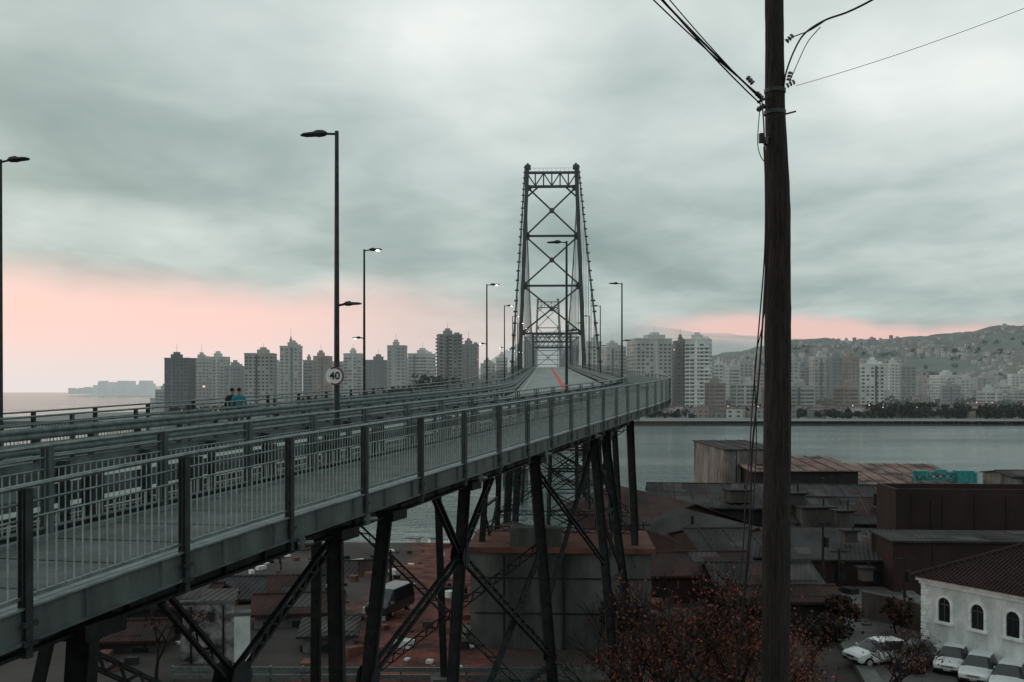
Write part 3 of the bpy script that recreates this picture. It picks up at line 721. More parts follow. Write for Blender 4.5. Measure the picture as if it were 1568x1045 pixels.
# ---------------------------------------------------------------- warehouses
def shed(name,c,w,d,rot,ze,zr,zb,wall,roof,hip=0,ridge='x',wins=0,over=.4,extra=None):
    mb=MB(); ca,sa=math.cos(rot),math.sin(rot)
    def L(a,b_,z): return V((c[0]+a*ca-b_*sa,c[1]+a*sa+b_*ca,z))
    mb.box((c[0],c[1],(zb+ze)/2),(w,d,ze-zb),rot,0)
    w2,d2=w/2+over,d/2+over; t=.18
    def slab(P):
        up=V((0,0,t))
        if len(P)==4: mb.hexa(P+[p+up for p in P],1)
        else: mb.face([p+up for p in P],1)
    e=.02
    if ridge=='x':
        r0,r1=L(-w2+hip,0,zr),L(w2-hip,0,zr)
        A,B,C,D=L(-w2,-d2,ze+e),L(w2,-d2,ze+e),L(w2,d2,ze+e),L(-w2,d2,ze+e)
        slab([A,B,r1,r0]); slab([C,D,r0,r1])
        if hip: slab([B,C,r1]); slab([D,A,r0])
        else: mb.face([L(-w/2,-d/2,ze),L(-w/2,0,zr),L(-w/2,d/2,ze)],0); mb.face([L(w/2,-d/2,ze),L(w/2,d/2,ze),L(w/2,0,zr)],0)
        mb.tube(r0+V((0,0,t)),r1+V((0,0,t)),.14,.14,6,1)
    elif ridge=='y':
        r0,r1=L(0,-d2,zr),L(0,d2,zr)
        A,B,C,D=L(-w2,-d2,ze+e),L(w2,-d2,ze+e),L(w2,d2,ze+e),L(-w2,d2,ze+e)
        slab([A,r0,r1,D]); slab([r0,B,C,r1])
        mb.face([L(-w/2,-d/2,ze),L(w/2,-d/2,ze),L(0,-d/2,zr)],0); mb.face([L(-w/2,d/2,ze),L(0,d/2,zr),L(w/2,d/2,ze)],0)
    elif ridge=='flat':
        for s_ in (-1,1):
            q=L(0,s_*(d/2-.15),ze+.45); mb.box(q,(w,.3,.9),rot,0); q=L(s_*(w/2-.15),0,ze+.45); mb.box(q,(.3,d-.62,.9),rot,0)
        mb.face([L(-w/2+.3,-d/2+.3,ze+.03),L(w/2-.3,-d/2+.3,ze+.03),L(w/2-.3,d/2-.3,ze+.03),L(-w/2+.3,d/2-.3,ze+.03)],1)
        for k in range(int(w/3)): q=L(-w/2+1.5+k*3,-d/2-.04,(zb+ze)/2+.4); mb.box(q,(.14,.08,ze-zb),rot,0)
    else:
        slab([L(-w2,-d2,ze+e),L(w2,-d2,ze+e),L(w2,d2,zr),L(-w2,d2,zr)])
        mb.face([L(-w/2,-d/2,ze),L(-w/2,d/2,zr),L(-w/2,d/2,ze)],0); mb.face([L(w/2,-d/2,ze),L(w/2,d/2,ze),L(w/2,d/2,zr)],0); mb.face([L(-w/2,d/2,ze),L(w/2,d/2,ze),L(w/2,d/2,zr),L(-w/2,d/2,zr)],0)
    for k in range(wins):
        t_=-w/2+w*(k+.5)/wins; q=L(t_,-d/2-.02,(zb+ze)/2+.3); mb.box(q,(w/wins*.4,.06,(ze-zb)*.28),rot,2)
        q=L(t_,-d/2-.04,(zb+ze)/2+.3-(ze-zb)*.15); mb.box(q,(w/wins*.45,.12,.12),rot,0)
    if w>2:
        for k in (-1,1):
            q=L(k*w*.3,-d/2-.05,(zb+ze)/2); mb.box(q,(.12,.12,ze-zb-.2),rot,2)
        if ridge in('x','m') :
            for _ in range(int(w*d/28)+1):
                a_=U(-w/2+1,w/2-2)
                if ridge=='x': b0=U(-d/2,-1.5); zz=lambda b_: ze+e+(zr-ze)*(b_+d2)/d2
                else: b0=U(-d/2,d/2-2); zz=lambda b_: ze+e+(zr-ze)*(b_+d2)/(2*d2)
                ww=U(.9,2.6); dd_=min(U(1.2,4),abs(b0)-.1 if ridge=='x' else 2)
                if dd_<.4: continue
                o=t+.02+R()*.01; mb.face([L(a_,b0,zz(b0)+o),L(a_+ww,b0,zz(b0)+o),L(a_+ww,b0+dd_,zz(b0+dd_)+o),L(a_,b0+dd_,zz(b0+dd_)+o)],3 if R()<.6 else 4)
            if d>10:   # standing seams
                n_=int(w/2.2)
                for k in range(n_):
                    a_=-w/2+(k+.5)*w/n_
                    if ridge=='x': mb.beam(L(a_,-d2,ze+e+t+.05),L(a_,0,zr+t+.05),.10,.07,4 if k%3 else 3)
                    else: mb.beam(L(a_,-d2,ze+e+t+.05),L(a_,d2,zr+t+.05),.10,.07,4 if k%3 else 3)
    return mb.obj(name,[wall,roof,'glass','roof_patch','roof_tile2'])
random.seed(5)
shed('warehouse',(bx(1126,172),172),9.5,18,.10,ez(690,163),ez(684,163),-20,'palewall','roof_dark',ridge='m',wins=0,over=.2)
shed('warehouse',(bx(1200,168),164),17,14,.06,ez(722,158),ez(704,165),-20,'darkwall','roof_red',ridge='m')
shed('warehouse',(bx(1300,178),172),33,34,-.10,ez(757,155),ez(711,189),-20,'darkwall','roof_red',ridge='m')
shed('warehouse',(bx(1215,135),138),38,22,-.12,ez(786,124),ez(742,140),-20,'darkwall','roof_dark',ridge='x',wins=5)
shed('warehouse',(bx(1325,118),120),17,12,-.12,ez(808,112),ez(770,116),-19,'greywall','roof_dark',ridge='x',wins=3)
shed('warehouse',(bx(1490,99),99),17,6,-.06,ez(764,96),0,-19,'redwall','roof_dark',ridge='flat',over=.05)
shed('warehouse',(bx(1295,92),93),13,9,-.05,ez(862,88),ez(822,93),-18.5,'redwall','roof_dark',ridge='m',wins=4,over=.2)
shed('warehouse',(bx(1500,88),88),17,6,-.05,ez(838,83),ez(818,90),-18.5,'redwall','roof_dark',ridge='m',over=.2)
shed('brick_warehouse',(bx(1008,128),135),15,26,.28,ez(808,122),ez(774,122),-19,'redwall','roof_tile2',ridge='y')
shed('warehouse',(bx(1080,118),112),11,18,.28,ez(838,104),ez(808,104),-19,'redwall','roof_dark',ridge='y')
shed('warehouse',(bx(1160,104),104),15,16,.05,ez(850,98),ez(820,100),-19,'redwall','roof_dark',ridge='x',wins=3)
shed('warehouse',(bx(1050,86),86),10,9,.1,ez(882,82),ez(852,85),-19,'redwall','roof_tile2',ridge='x',wins=3)
shed('warehouse',(bx(1160,82),82),8,8,.0,ez(900,78),ez(868,81),-19,'darkwall','roof_dark',ridge='x',wins=2)
shed('warehouse',(bx(1010,160),168),8,14,.2,ez(795,160),ez(780,160),-20.5,'greywall','roof_dark',ridge='x')
shed('warehouse',(bx(1568,165),165),9,10,.0,ez(732,160),ez(726,160),-20,'palewall','roof_dark',ridge='x')
shed('warehouse',(bx(1190,72),71),7,4,.0,ez(925,69),ez(905,70),-18,'darkwall','roof_tile2',ridge='x',wins=2)
mb=MB()
for u,v,y,w,h in ((1210,770,118,3,2.2),(1245,790,116,4,2),(1290,800,112,2,2.5),(1325,880,86,1.0,1.0),(1130,760,130,3,1.5),(1355,790,116,2,1.6),(1300,822,92,1.2,1)):
    mb.box((bx(u,y),y,ez(v,y)),(w,w*.8,h),.1,0); mb.box((bx(u,y),y,ez(v,y)+h/2+.1),(w+.4,w*.8+.4,.15),.1,1); mb.tube((bx(u,y)+w*.3,y,ez(v,y)),(bx(u,y)+w*.3,y,ez(v,y)+h),.12,.12,6,1)
for u,v,y in ((1100,845,103),(1230,835,100),(1340,765,118),(1180,812,104),(1060,800,112),(1260,740,140)):
    x=bx(u,y); mb.tube((x,y,ez(v,y)-1.5),(x,y,ez(v,y)+.6),.2,.2,8,1); mb.tube((x,y,ez(v,y)+.6),(x,y,ez(v,y)+.8),.32,.1,8,1)
mb.obj('rooftop_vents',['greywall','darkwall'])
mb=MB(); y=165; z=ez(731,y)
for k in range(9):
    x0=bx(1398,y)+k*1.15; mb.beam((x0,y,z-.4+.05*k),(x0+1.15,y,z+.6),.2,.22,0); mb.beam((x0,y,z+.6),(x0+1.15,y,z-.4),.2,.22,0)
mb.beam((bx(1396,y),y,z+.7),(bx(1496,y),y,z+.6),.3,.4,0); mb.beam((bx(1396,y),y,z-.4),(bx(1496,y),y,z-.5),.3,.4,0)
mb.box((bx(1475,y),y,z),(2.8,2,2.2),0,0); mb.box((bx(1440,y),y,z+.9),(1.5,1.4,.8),0,0); mb.box((bx(1410,y),y,z+.6),(1.8,1.4,1),0,0)
for u in (1400,1494):
    for o in (-2,2): mb.beam((bx(u,y),y,z+.6),(bx(u,y)+o*.3,y+o,-20),.35,.35,0)
mb.obj('gantry_crane',['crane_green'])
# ---------------------------------------------------------------- white colonial building
e=empty('white_plaster_house'); A=V((25.5,62,0)); dv=V((.506,-.863,0)); nv=V((-.863,-.506,0))
ze,zb=-11.5,-17.0; LEN=14; DEP=9
def W(t,o,z): q=A+dv*t+nv*o; return V((q.x,q.y,z))
mb=MB(); mb.hexa([W(0,0,zb),W(LEN,0,zb),W(LEN,-DEP,zb),W(0,-DEP,zb),W(0,0,ze),W(LEN,0,ze),W(LEN,-DEP,ze),W(0,-DEP,ze)],0)
def wb(t0,t1,o0,o1,z0,z1,m): mb.hexa([W(t0,o1,z0),W(t1,o1,z0),W(t1,o0,z0),W(t0,o0,z0),W(t0,o1,z1),W(t1,o1,z1),W(t1,o0,z1),W(t0,o0,z1)],m)
wb(-.25,LEN,0,.25,ze-.22,ze-.02,1); wb(-.1,LEN,0,.12,ze-.42,ze-.24,1); wb(-.05,LEN,0,.08,zb,zb+1.4,1)
for k in range(9): wb(0 if k%2 else 0,.55 if k%2 else .35,0,.06,zb+1.45+k*.42,zb+1.8+k*.42,1)
mb.obj('walls',['whitewall','stone'],e)
mb=MB()
for i in range(6):
    t=1.67+2.22*i; z0=-14.0; z1=-12.95; hw=.42
    arc=[W(t+hw*math.cos(a),.03,z1+hw*math.sin(a)) for a in [math.pi*k/10 for k in range(11)]]
    mb.face([W(t-hw,.03,z0),W(t+hw,.03,z0)]+arc,1)
    ring=[(t+hw,z0)]+[(t+hw*math.cos(a),z1+hw*math.sin(a)) for a in [math.pi*k/10 for k in range(11)]]+[(t-hw,z0)]
    ro=[(t+(tt-t)*1.38,z1+(zz-z1)*1.35 if zz>z1 else zz) for tt,zz in ring]
    for (a,b_),(c,d_) in zip(zip(ring[:-1],ring[1:]),zip(ro[:-1],ro[1:])):
        mb.hexa([W(a[0],0,a[1]),W(b_[0],0,b_[1]),W(d_[0],0,d_[1]),W(c[0],0,c[1]),W(a[0],.12,a[1]),W(b_[0],.12,b_[1]),W(d_[0],.12,d_[1]),W(c[0],.12,c[1])],0)
    wb(t-.65,t+.65,0,.18,z0-.16,z0,0); wb(t-.02,t+.02,.035,.06,z0,z1+.40,2); wb(t-.4,t+.4,.035,.06,z1-.03,z1+.03,2)
mb.obj('windows',['stone','glass','greywall'],e)
mb=MB(); o=.45; zr=-9.35
a0,a1,a2,a3=W(-o,o,ze),W(LEN+o,o,ze),W(LEN+o,-DEP-o,ze),W(-o,-DEP-o,ze); r0,r1=W(4,-DEP/2,zr),W(LEN-4,-DEP/2,zr)
for q in ([a0,a1,r1,r0],[a2,a3,r0,r1],[a1,a2,r1],[a3,a0,r0]): mb.face(q,0)
for p,q in ((a0,r0),(a1,r1),(a2,r1),(a3,r0),(r0,r1)): mb.tube(p+V((0,0,.05)),q+V((0,0,.05)),.13,.13,6,0)
for i in range(60):
    t=-o+(LEN+2*o)*i/60; k=min(1,min((t+o)/(4+o),(LEN+o-t)/(4+o))); p=W(t,o,ze+.05); q=W(t,o-(DEP/2+o)*k,ze+.05+(zr-ze)*k); mb.tube(p,q,.045,.045,5,0)
for i in range(34):
    s_=o-(DEP+2*o)*i/34; k=min(1,min((o-s_),(s_+DEP+o))/(DEP/2+o)); mb.tube(W(-o,s_,ze+.05),W(-o+(4+o)*k,s_,ze+.05+(zr-ze)*k),.045,.045,5,0)
mb.obj('roof',['roof_tile'],e)
# ---------------------------------------------------------------- cars
def car(x,y,rot,paint,sc=1,name='parked_car',van=False):
    z=gz(x,y)+.2; e=empty(name,(x,y,z)); e.rotation_euler=(0,0,rot); e.scale=(sc,)*3
    if van: st=[(-2.2,.35,.95,.95,1.9,.80),(-2.1,.3,1.0,.95,1.95,.82),(1.0,.3,1.0,.95,1.95,.80),(1.5,.3,1.0,.94,1.3,.72),(2.1,.3,.95,.90,1.0,.85),(2.2,.35,.85,.85,.86,.8)]
    else: st=[(-2.0,.40,.80,.78,.82,.72),(-1.9,.28,.92,.84,1.00,.70),(-1.55,.25,.94,.86,1.38,.60),(-.2,.24,.93,.87,1.48,.60),(.35,.24,.92,.87,1.42,.58),(1.05,.25,.90,.86,.95,.70),(1.8,.28,.78,.82,.80,.74),(2.02,.38,.66,.76,.68,.70)]
    mb=MB(); rings=[]
    for X,zb_,zm,hw,zt,ht in st:
        i=len(mb.v)
        for a,b_ in ((-hw*.92,zb_),(-hw,zb_+.18),(-hw,zm),(-ht,zt-.04),(-ht*.75,zt),(ht*.75,zt),(ht,zt-.04),(hw,zm),(hw,zb_+.18),(hw*.92,zb_)): mb.v.append((X,a,b_))
        rings.append(i)
    for j,(a,b_) in enumerate(zip(rings[:-1],rings[1:])):
        for k in range(10):
            k2=(k+1)%10; m=0
            Xa,Xb=st[j],st[j+1]
            if k in(2,6) and (Xa[4]>1.2 or Xb[4]>1.2) : m=1
            if k in(3,4,5) and abs(Xa[4]-Xb[4])>.3: m=1
            mb.f.append((a+k,a+k2,b_+k2,b_+k)); mb.m.append(m)
    for i,rev in ((rings[0],0),(rings[-1],1)): mb.f.append(tuple(i+k for k in (range(10) if rev else range(9,-1,-1)))); mb.m.append(0)
    o=mb.obj('body',[paint,'glass'],e)
    bv=o.modifiers.new('b','BEVEL'); bv.width=.04; bv.segments=2
    m2=MB()
    for X in (-1.28,1.28):
        for s_ in (-1,1): m2.tube((X,s_*.66,.31),(X,s_*.89,.31),.31,.31,16,0); m2.tube((X,s_*.885,.31),(X,s_*.90,.31),.18,.18,10,1)
    fx=2.0 if not van else 2.2
    for s_ in (-1,1): m2.box((fx-.08,s_*.58,.62),(.14,.28,.13),0,1); m2.box((-fx+.02,s_*.6,.75),(.08,.2,.2),0,2); m2.box((.75,s_*.95,.98),(.12,.16,.12),0,3)
    m2.box((fx-.02,0,.60),(.08,.7,.14),0,0); m2.box((fx,0,.40),(.06,1.4,.14),0,0); m2.box((fx+.035,0,.42),(.01,.4,.1),0,1)
    m2.obj('wheels_and_lights',['tyre','chrome','signred',paint],e)
car(bx(1461,59.5),59.5,math.radians(235),'carwhite'); car(bx(1500,57.5),57.5,math.radians(235),'carwhite'); car(bx(1547,55.6),55.6,math.radians(235),'carwhite')
car(bx(1400,60),60,math.radians(235),'cardark'); car(bx(1343,61),61,math.radians(200),'carwhite')
car(bx(597,76),76,math.radians(250),'cardark',1.05,'parked_van',True)
mb=MB()
path_=[(bx(1290,95),95),(bx(1330,80),80),(bx(1380,68),68),(bx(1440,58),58),(bx(1500,50),50),(bx(1560,42),42)]
for (xa,ya),(xb,yb) in zip(path_[:-1],path_[1:]):
    n_=V((yb-ya,-(xb-xa),0)).normalized()
    for k0,k1,m,hh in ((-3.6,3.6,0,.26),(-4.6,-3.6,1,.38),(3.6,4.6,1,.38)):
        P=[V((xa,ya,0))+n_*k0,V((xb,yb,0))+n_*k0,V((xb,yb,0))+n_*k1,V((xa,ya,0))+n_*k1]
        B_=[V((p.x,p.y,gz(p.x,p.y)-.4)) for p in P]; T_=[V((p.x,p.y,gz(p.x,p.y)+hh)) for p in P]; mb.hexa(B_+T_,m)
mb.obj('street',['asphalt','concrete'])
shed('boundary_wall',(bx(1395,70),70),.3,9,.45,-15.0,-14.9,-18,'greywall','greywall',ridge='x',over=.05)
shed('shack',(bx(450,72),74),6,5,.15,ez(940,72),ez(912,74),-18,'palewall','roof_tile2',ridge='x',wins=3)
shed('shack',(bx(420,84),84),8,6,.1,ez(908,84),ez(885,84),-18,'darkwall','roof_dark',ridge='x',wins=2)
shed('shack',(bx(530,96),98),7,6,.2,ez(886,98),ez(862,98),-18.5,'redwall','roof_tile2',ridge='x',wins=3)
shed('shack',(bx(505,66),66),3.2,3,.1,ez(968,66),ez(958,66),-18,'palewall','roof_dark',ridge='m',wins=1)
shed('shack',(bx(250,70),72),7,5,-.1,ez(930,70),ez(895,72),-18,'darkwall','roof_tile2',ridge='x',wins=2)
shed('graffiti_wall',(bx(318,62),62),3.2,.35,.2,ez(925,62),ez(923,62),-18,'graffiti','concrete',ridge='m',over=.05)
shed('plaster_wall',(bx(362,62),62.5),1.4,.6,.2,ez(945,62),ez(943,62),-18,'whitewall','concrete',ridge='m',over=.05)
shed('shack',(bx(180,64),66),5,4,.1,ez(985,64),ez(965,64),-18,'greywall','roof_tile2',ridge='x',wins=2)
shed('boathouse',(bx(790,84),88),6,8,.1,ez(838,84),ez(820,84),-18,'redwall','roof_tile2',ridge='y')
random.seed(9)
mb=MB()
for _ in range(170):
    y=U(60,118); x=bx(U(150,720),y); z=gz(x,y); s_=U(.15,.8); mb.box((x,y,z+s_*.3),(s_*U(.6,2),s_,s_*U(.4,1.1)),U(0,3),random.choice((0,1,2,2,3,1)))
for _ in range(90):
    y=U(66,110); x=bx(U(980,1330),y); z=gz(x,y); s_=U(.3,1.3); mb.box((x,y,z+s_*.3),(s_*U(.6,2),s_,s_*U(.4,1.1)),U(0,3),random.choice((0,1,2,2)))
mb.obj('yard_debris',['greywall','rust','darkwall','whitewall'])
def boat(x,y,z,L,rot,mk):
    mb=MB(); e=empty('small_boat',(x,y,z)); e.rotation_euler=(0,0,rot); rings=[]
    for k in range(9):
        t=k/8; w=.9*math.sin(math.pi*min(1,.25+t*.75))**.6+.02 if t<1 else .02; h=.7+.5*t*t; X=-L/2+L*t; i=len(mb.v)
        for a,b_ in ((-w,h),(-w*.75,.2),(0,0),(w*.75,.2),(w,h),(w*.85,h-.05),(0,.35),(-w*.85,h-.05)): mb.v.append((X,a,b_))
        rings.append(i)
    for a,b_ in zip(rings[:-1],rings[1:]):
        for k in range(8): k2=(k+1)%8; mb.f.append((a+k,a+k2,b_+k2,b_+k)); mb.m.append(0 if k<4 else 1)
    mb.box((-.6,0,1.1),(1.4,1.1,1.0),0,1); mb.box((-.6,0,1.65),(1.7,1.3,.08),0,0)
    mb.obj('hull',['boat','whitewall'],e)
boat(bx(672,128),128,-20.4,6,.4,'boat'); boat(bx(640,122),122,-19.6,5,-.5,'boat'); boat(bx(700,140),142,-22.1,5,.2,'boat')
mb=MB(); x,y=bx(598,90),90; mb.tube((x,y,gz(x,y)),(x,y,ez(842,90)),.16,.10,8,0); mb.beam((x-.8,y,ez(846,90)),(x+.8,y,ez(846,90)),.1,.1,0); mb.obj('timber_post',['wood'])
for u,y,vt in ((1260,80,800),(1285,88,840),(1385,75,850),(190,66,925),(985,100,800)):
    mb=MB(); x=bx(u,y); mb.tube((x,y,gz(x,y)),(x,y,ez(vt,y)),.14,.09,8,0); mb.beam((x-.8,y,ez(vt,y)-.3),(x+.8,y,ez(vt,y)-.3),.1,.12,0); mb.tube((x+.3,y,ez(vt,y)-.2),(x+.3,y,ez(vt,y)),.05,.05,6,0); mb.tube((x+.3,y,ez(vt,y)-2),(x+.3,y,ez(vt,y)-1.2),.2,.2,8,0); mb.obj('utility_post',['wood'])
mb=MB()
for h in (0,.42):
    for i in range(14):
        x0=bx(265,58)+i*1.9; mb.beam((x0,57.8-.02*i,-16.1-h),(x0+1.9,57.8-.02*(i+1),-16.1-h),.08,.26,0)
for i in range(14): x0=bx(265,58)+i*1.9; mb.beam((x0,57.95,-17.2),(x0,57.95,-15.95),.12,.14,0)
mb.obj('roadside_guard_rail',['steel_rail'])
# ---------------------------------------------------------------- utility pole and wires
px_,py_=2.92,11.0
e=empty('utility_pole',(px_,py_,0)); mb=MB()
zz=[-11.5,-3.4,-1.5,0,.9,1.8,2.3,2.7,3.1,3.6,4.3,5.6]; rad=[.17,.153,.15,.145,.142,.136,.130,.120,.110,.105,.10,.09]; off=[-.02,-.01,0,.015,.02,.02,.012,.0,-.012,-.018,-.022,-.03]
N=24; rings=[]
fine=[]
for k in range(len(zz)-1):
    J=24 if k==0 else 10
    for j in range(J):
        t=j/J; fine.append((zz[k]*(1-t)+zz[k+1]*t,rad[k]*(1-t)+rad[k+1]*t,off[k]*(1-t)+off[k+1]*t))
fine.append((zz[-1],rad[-1],off[-1]))
for z,r,o in fine:
    i=len(mb.v)
    for k in range(N):
        t=2*math.pi*k/N; rr=r*(1+.05*noise.noise(V((math.cos(t)*2,math.sin(t)*2,z*1.3)))+.04*noise.noise(V((math.cos(t)*6,math.sin(t)*6,z*5)))); mb.v.append((o+rr*math.cos(t),rr*math.sin(t),z))
    rings.append(i)
for a,b_ in zip(rings[:-1],rings[1:]):
    for k in range(N): k2=(k+1)%N; mb.f.append((a+k,a+k2,b_+k2,b_+k)); mb.m.append(0)
mb.obj('timber_shaft',['wood'],e,True)
mb=MB()
for z,r in ((3.32,.118),(3.08,.120)): mb.tube((-.015,0,z-.022),(-.015,0,z+.022),r,r,16,0)
def insul(p,d):
    p=V(p);d=V(d).normalized()
    for k in range(3): mb.tube(p+d*(.035*k),p+d*(.035*k+.022),.032,.022,10,1)
mb.beam((-.22,-.05,3.18),(.02,-.05,3.3),.025,.025,0); insul((-.18,-.08,3.22),(-.6,-.3,.4)); insul((-.15,-.05,3.14),(-.6,-.2,-.4)); insul((-.12,-.06,2.78),(-.3,-.5,-.9)); insul((-.30,-.16,3.36),(-.6,-.3,.5))
insul((.10,-.06,3.36),(.6,-.2,.3)); insul((.10,-.05,3.85),(.5,-.2,.5)); insul((.12,-.06,3.42),(.2,-.2,1))
mb.tube((.08,-.05,3.05),(.2,-.06,3.08),.010,.010,6,0)
mb.obj('bands_and_insulators',['steel_post','ceramic'],e)
mb=MB()
def wire(a,b_,sag,r,n=14,curl=0):
    a=V(a)-V((px_,py_,0)); b_=V(b_)-V((px_,py_,0)); pts=[]
    for i in range(n+1):
        t=i/n; q=a.lerp(b_,t); q.z-=4*sag*t*(1-t); q.x+=curl*math.sin(t*9)*.03; pts.append(q)
    mb.path(pts,r,6,0)
wl=V((px_-.2,py_-.1,3.22))
def away(u,v,y): return V((bx(u,y),y,ez(v,y)))
def ext(a,b_,k): return a+(b_-a)*k
for du,r,dv_ in ((0,.011,0),(-7,.007,4),(12,.006,-4),(6,.008,-14)):
    q=away(1028+du,0+dv_*.3,9.2); a=wl+V((0,0,.02*dv_/4)); wire(a,ext(a,q,2.6),.10+.02*abs(dv_)/4,r)
def spline(P,r):
    Q=[]
    for i in range(len(P)-1):
        p0=P[max(0,i-1)];p1=P[i];p2=P[i+1];p3=P[min(len(P)-1,i+2)]
        for j in range(8):
            t=j/8; Q.append(.5*((2*p1)+(p2-p0)*t+(2*p0-5*p1+4*p2-p3)*t*t+(-p0+3*p1-3*p2+p3)*t**3))
    Q.append(P[-1]); mb.path(Q,r,6,0)
o_=V((px_,py_,0))
spline([away(u,v,y)-o_ for u,v,y in ((1200,132,10.95),(1204,110,10.9),(1216,78,10.7),(1232,52,10.4),(1262,32,10.0),(1300,18,9.7),(1345,-5,9.4),(1420,-50,8.8),(1560,-140,8)) ],.010)
spline([away(u,v,y)-o_ for u,v,y in ((1204,64,10.95),(1212,58,10.8),(1222,54,10.6),(1240,47,10.35),(1262,33,10.02))],.006)
spline([away(u,v,y)-o_ for u,v,y in ((1208,128,10.95),(1220,100,10.75),(1236,66,10.45),(1256,42,10.1))],.005)
a=V((px_+.20,py_-.06,3.36)); q=away(1550,2,10); wire(a,ext(a,q,2),.12,.0028,20)
for r,pts in ((.008,[(1166,150),(1170,205),(1172,320),(1170,400),(1162,500),(1152,620),(1148,690),(1142,760),(1136,860),(1122,980),(1108,1080)]),
              (.011,[(1170,225),(1174,330),(1172,420),(1166,520),(1160,600),(1151,700),(1148,800),(1140,900),(1130,1000),(1124,1090)]),
              (.005,[(1164,160),(1160,215),(1164,238),(1172,250)]),
              (.006,[(1178,350),(1170,480),(1156,560),(1158,680),(1150,820),(1137,950),(1132,1080)])):
    spline([away(u,v,10.82)-o_ for u,v in pts],r)
P=away(1166,212,10.82)-o_; mb.box(P,(.05,.06,.10),0,0)
mb.obj('cables',['black'],e)
# ---------------------------------------------------------------- autumn trees
def tree(x,y,H,spread,leaves,seed,mats=('bark','leaf_or','leaf_br'),name='autumn_tree',leafsz=.07,depth=6,thr=.0):
    random.seed(seed); z=gz(x,y)-.3; mb=MB(); tips=[]
    def br(p,d,L,r,lv):
        n=3; q=p
        for k in range(n):
            d=(d+V((U(-.18,.18),U(-.18,.18),U(-.06,.12)))).normalized(); q2=q+d*(L/n); mb.tube(q,q2,max(.009,r*(1-k*.12)),max(.009,r*(1-(k+1)*.12)),5 if r>.03 else 3,0,False); q=q2
            if lv<=2: tips.append(q)
        if lv==0: return
        for k in range(random.choice((2,3,3)) if lv>1 else 3):
            a=U(0,6.28); t=U(.4,.95)*spread; nd=(d+V((math.cos(a)*t,math.sin(a)*t,U(-.15,.35)))).normalized(); br(q,nd,L*U(.68,.90),r*.62,lv-1)
    br(V((x,y,z)),V((U(-.1,.1),U(-.1,.1),1)),H*.235,H*.024,depth)
    for _ in range(leaves):
        p=random.choice(tips)
        if noise.noise(p*.45+V((seed,0,0)))<thr and R()<.85: continue
        p=p+V((random.gauss(0,.25),random.gauss(0,.25),random.gauss(0,.22))); a=V((U(-1,1),U(-1,1),U(-1,1))).normalized(); b_=a.cross(V((U(-1,1),U(-1,1),U(-1,1)))).normalized(); k=leafsz*U(.6,1.4)
        mb.face([p-a*k,p+b_*k*.6,p+a*k,p-b_*k*.6],1 if R()<.5 else 2)
    return mb.obj(name,list(mats))
tree(bx(1020,36),36,10.4,1.0,4200,21); tree(bx(1130,41),41,10.8,1.0,4600,22); tree(bx(930,37),37,9.6,1.05,1300,23); tree(bx(1250,42),42,9.8,1.05,4200,24); tree(bx(1325,50),50,6.6,1.0,1800,27)
tree(bx(1080,31),31,7.8,1.05,1700,25); tree(bx(1200,34),34,8.0,1.05,2000,29); tree(bx(960,31),31,7.8,1.05,700,28)
tree(bx(240,58),58,6,.8,300,26,name='bare_tree')
for u,y,h,sd in ((1375,68,4.0,31),(1240,60,4.5,33),(1160,62,6,34),(1060,60,5,35),(120,62,5,37),(430,100,4,38),(960,64,5,42),(1290,68,4,43)):
    tree(bx(u,y),y,h,1.0,1700,sd,('bark','leaf_gr','leaf_br' if sd%2 else 'leaf_gr'),'shrub_tree',.16,4,-.15)
# ---------------------------------------------------------------- world sky
w=bpy.data.worlds.new('World'); scene.world=w; w.use_nodes=True; nt=w.node_tree; n=nt.nodes; l=nt.links; n.clear()
out=n.new('ShaderNodeOutputWorld'); tc=n.new('ShaderNodeTexCoord'); sx=n.new('ShaderNodeSeparateXYZ'); l.new(tc.outputs['Generated'],sx.inputs[0])
X,Y,Z=sx.outputs
def mixc(f,a,b_):
    q=n.new('ShaderNodeMix'); q.data_type='RGBA'
    if isinstance(f,(int,float)): q.inputs[0].default_value=f
    else: l.new(f,q.inputs[0])
    for i,c in ((6,a),(7,b_)):
        if isinstance(c,tuple): q.inputs[i].default_value=(*c,1)
        else: l.new(c,q.inputs[i])
    return q.outputs[2]
def nse(scale,det,vec,rough=.55,dist=0):
    q=n.new('ShaderNodeTexNoise'); q.inputs['Scale'].default_value=scale; q.inputs['Detail'].default_value=det; q.inputs['Roughness'].default_value=rough; q.inputs['Distortion'].default_value=dist; l.new(vec,q.inputs['Vector']); return q.outputs['Fac']
zc=math_(nt,'ADD',math_(nt,'MAXIMUM',Z,0),.13)
cv=n.new('ShaderNodeCombineXYZ'); l.new(math_(nt,'DIVIDE',X,zc),cv.inputs[0]); l.new(math_(nt,'DIVIDE',Y,zc),cv.inputs[1]); cv.inputs[2].default_value=3.3
mp=n.new('ShaderNodeMapping'); l.new(cv.outputs[0],mp.inputs[0]); mp.inputs['Scale'].default_value=(1,.8,1); mp.inputs['Rotation'].default_value=(0,0,.35)
n1=nse(.75,4,mp.outputs[0],.5,.25); n2=nse(2.4,4,mp.outputs[0],.55,.3)
nn=math_(nt,'ADD',math_(nt,'MULTIPLY',n1,1.15),math_(nt,'MULTIPLY',n2,.45))
nn=math_(nt,'SUBTRACT',nn,.28)
base=mapr(nt,Z,.17,.34,.00,.18)
def blob(dx,dz_,rx,rz):
    a=math_(nt,'DIVIDE',math_(nt,'SUBTRACT',X,dx),rx); b_=math_(nt,'DIVIDE',math_(nt,'SUBTRACT',Z,dz_),rz)
    r=math_(nt,'ADD',math_(nt,'MULTIPLY',a,a),math_(nt,'MULTIPLY',b_,b_)); return math_(nt,'EXPONENT',math_(nt,'MULTIPLY',r,-1))
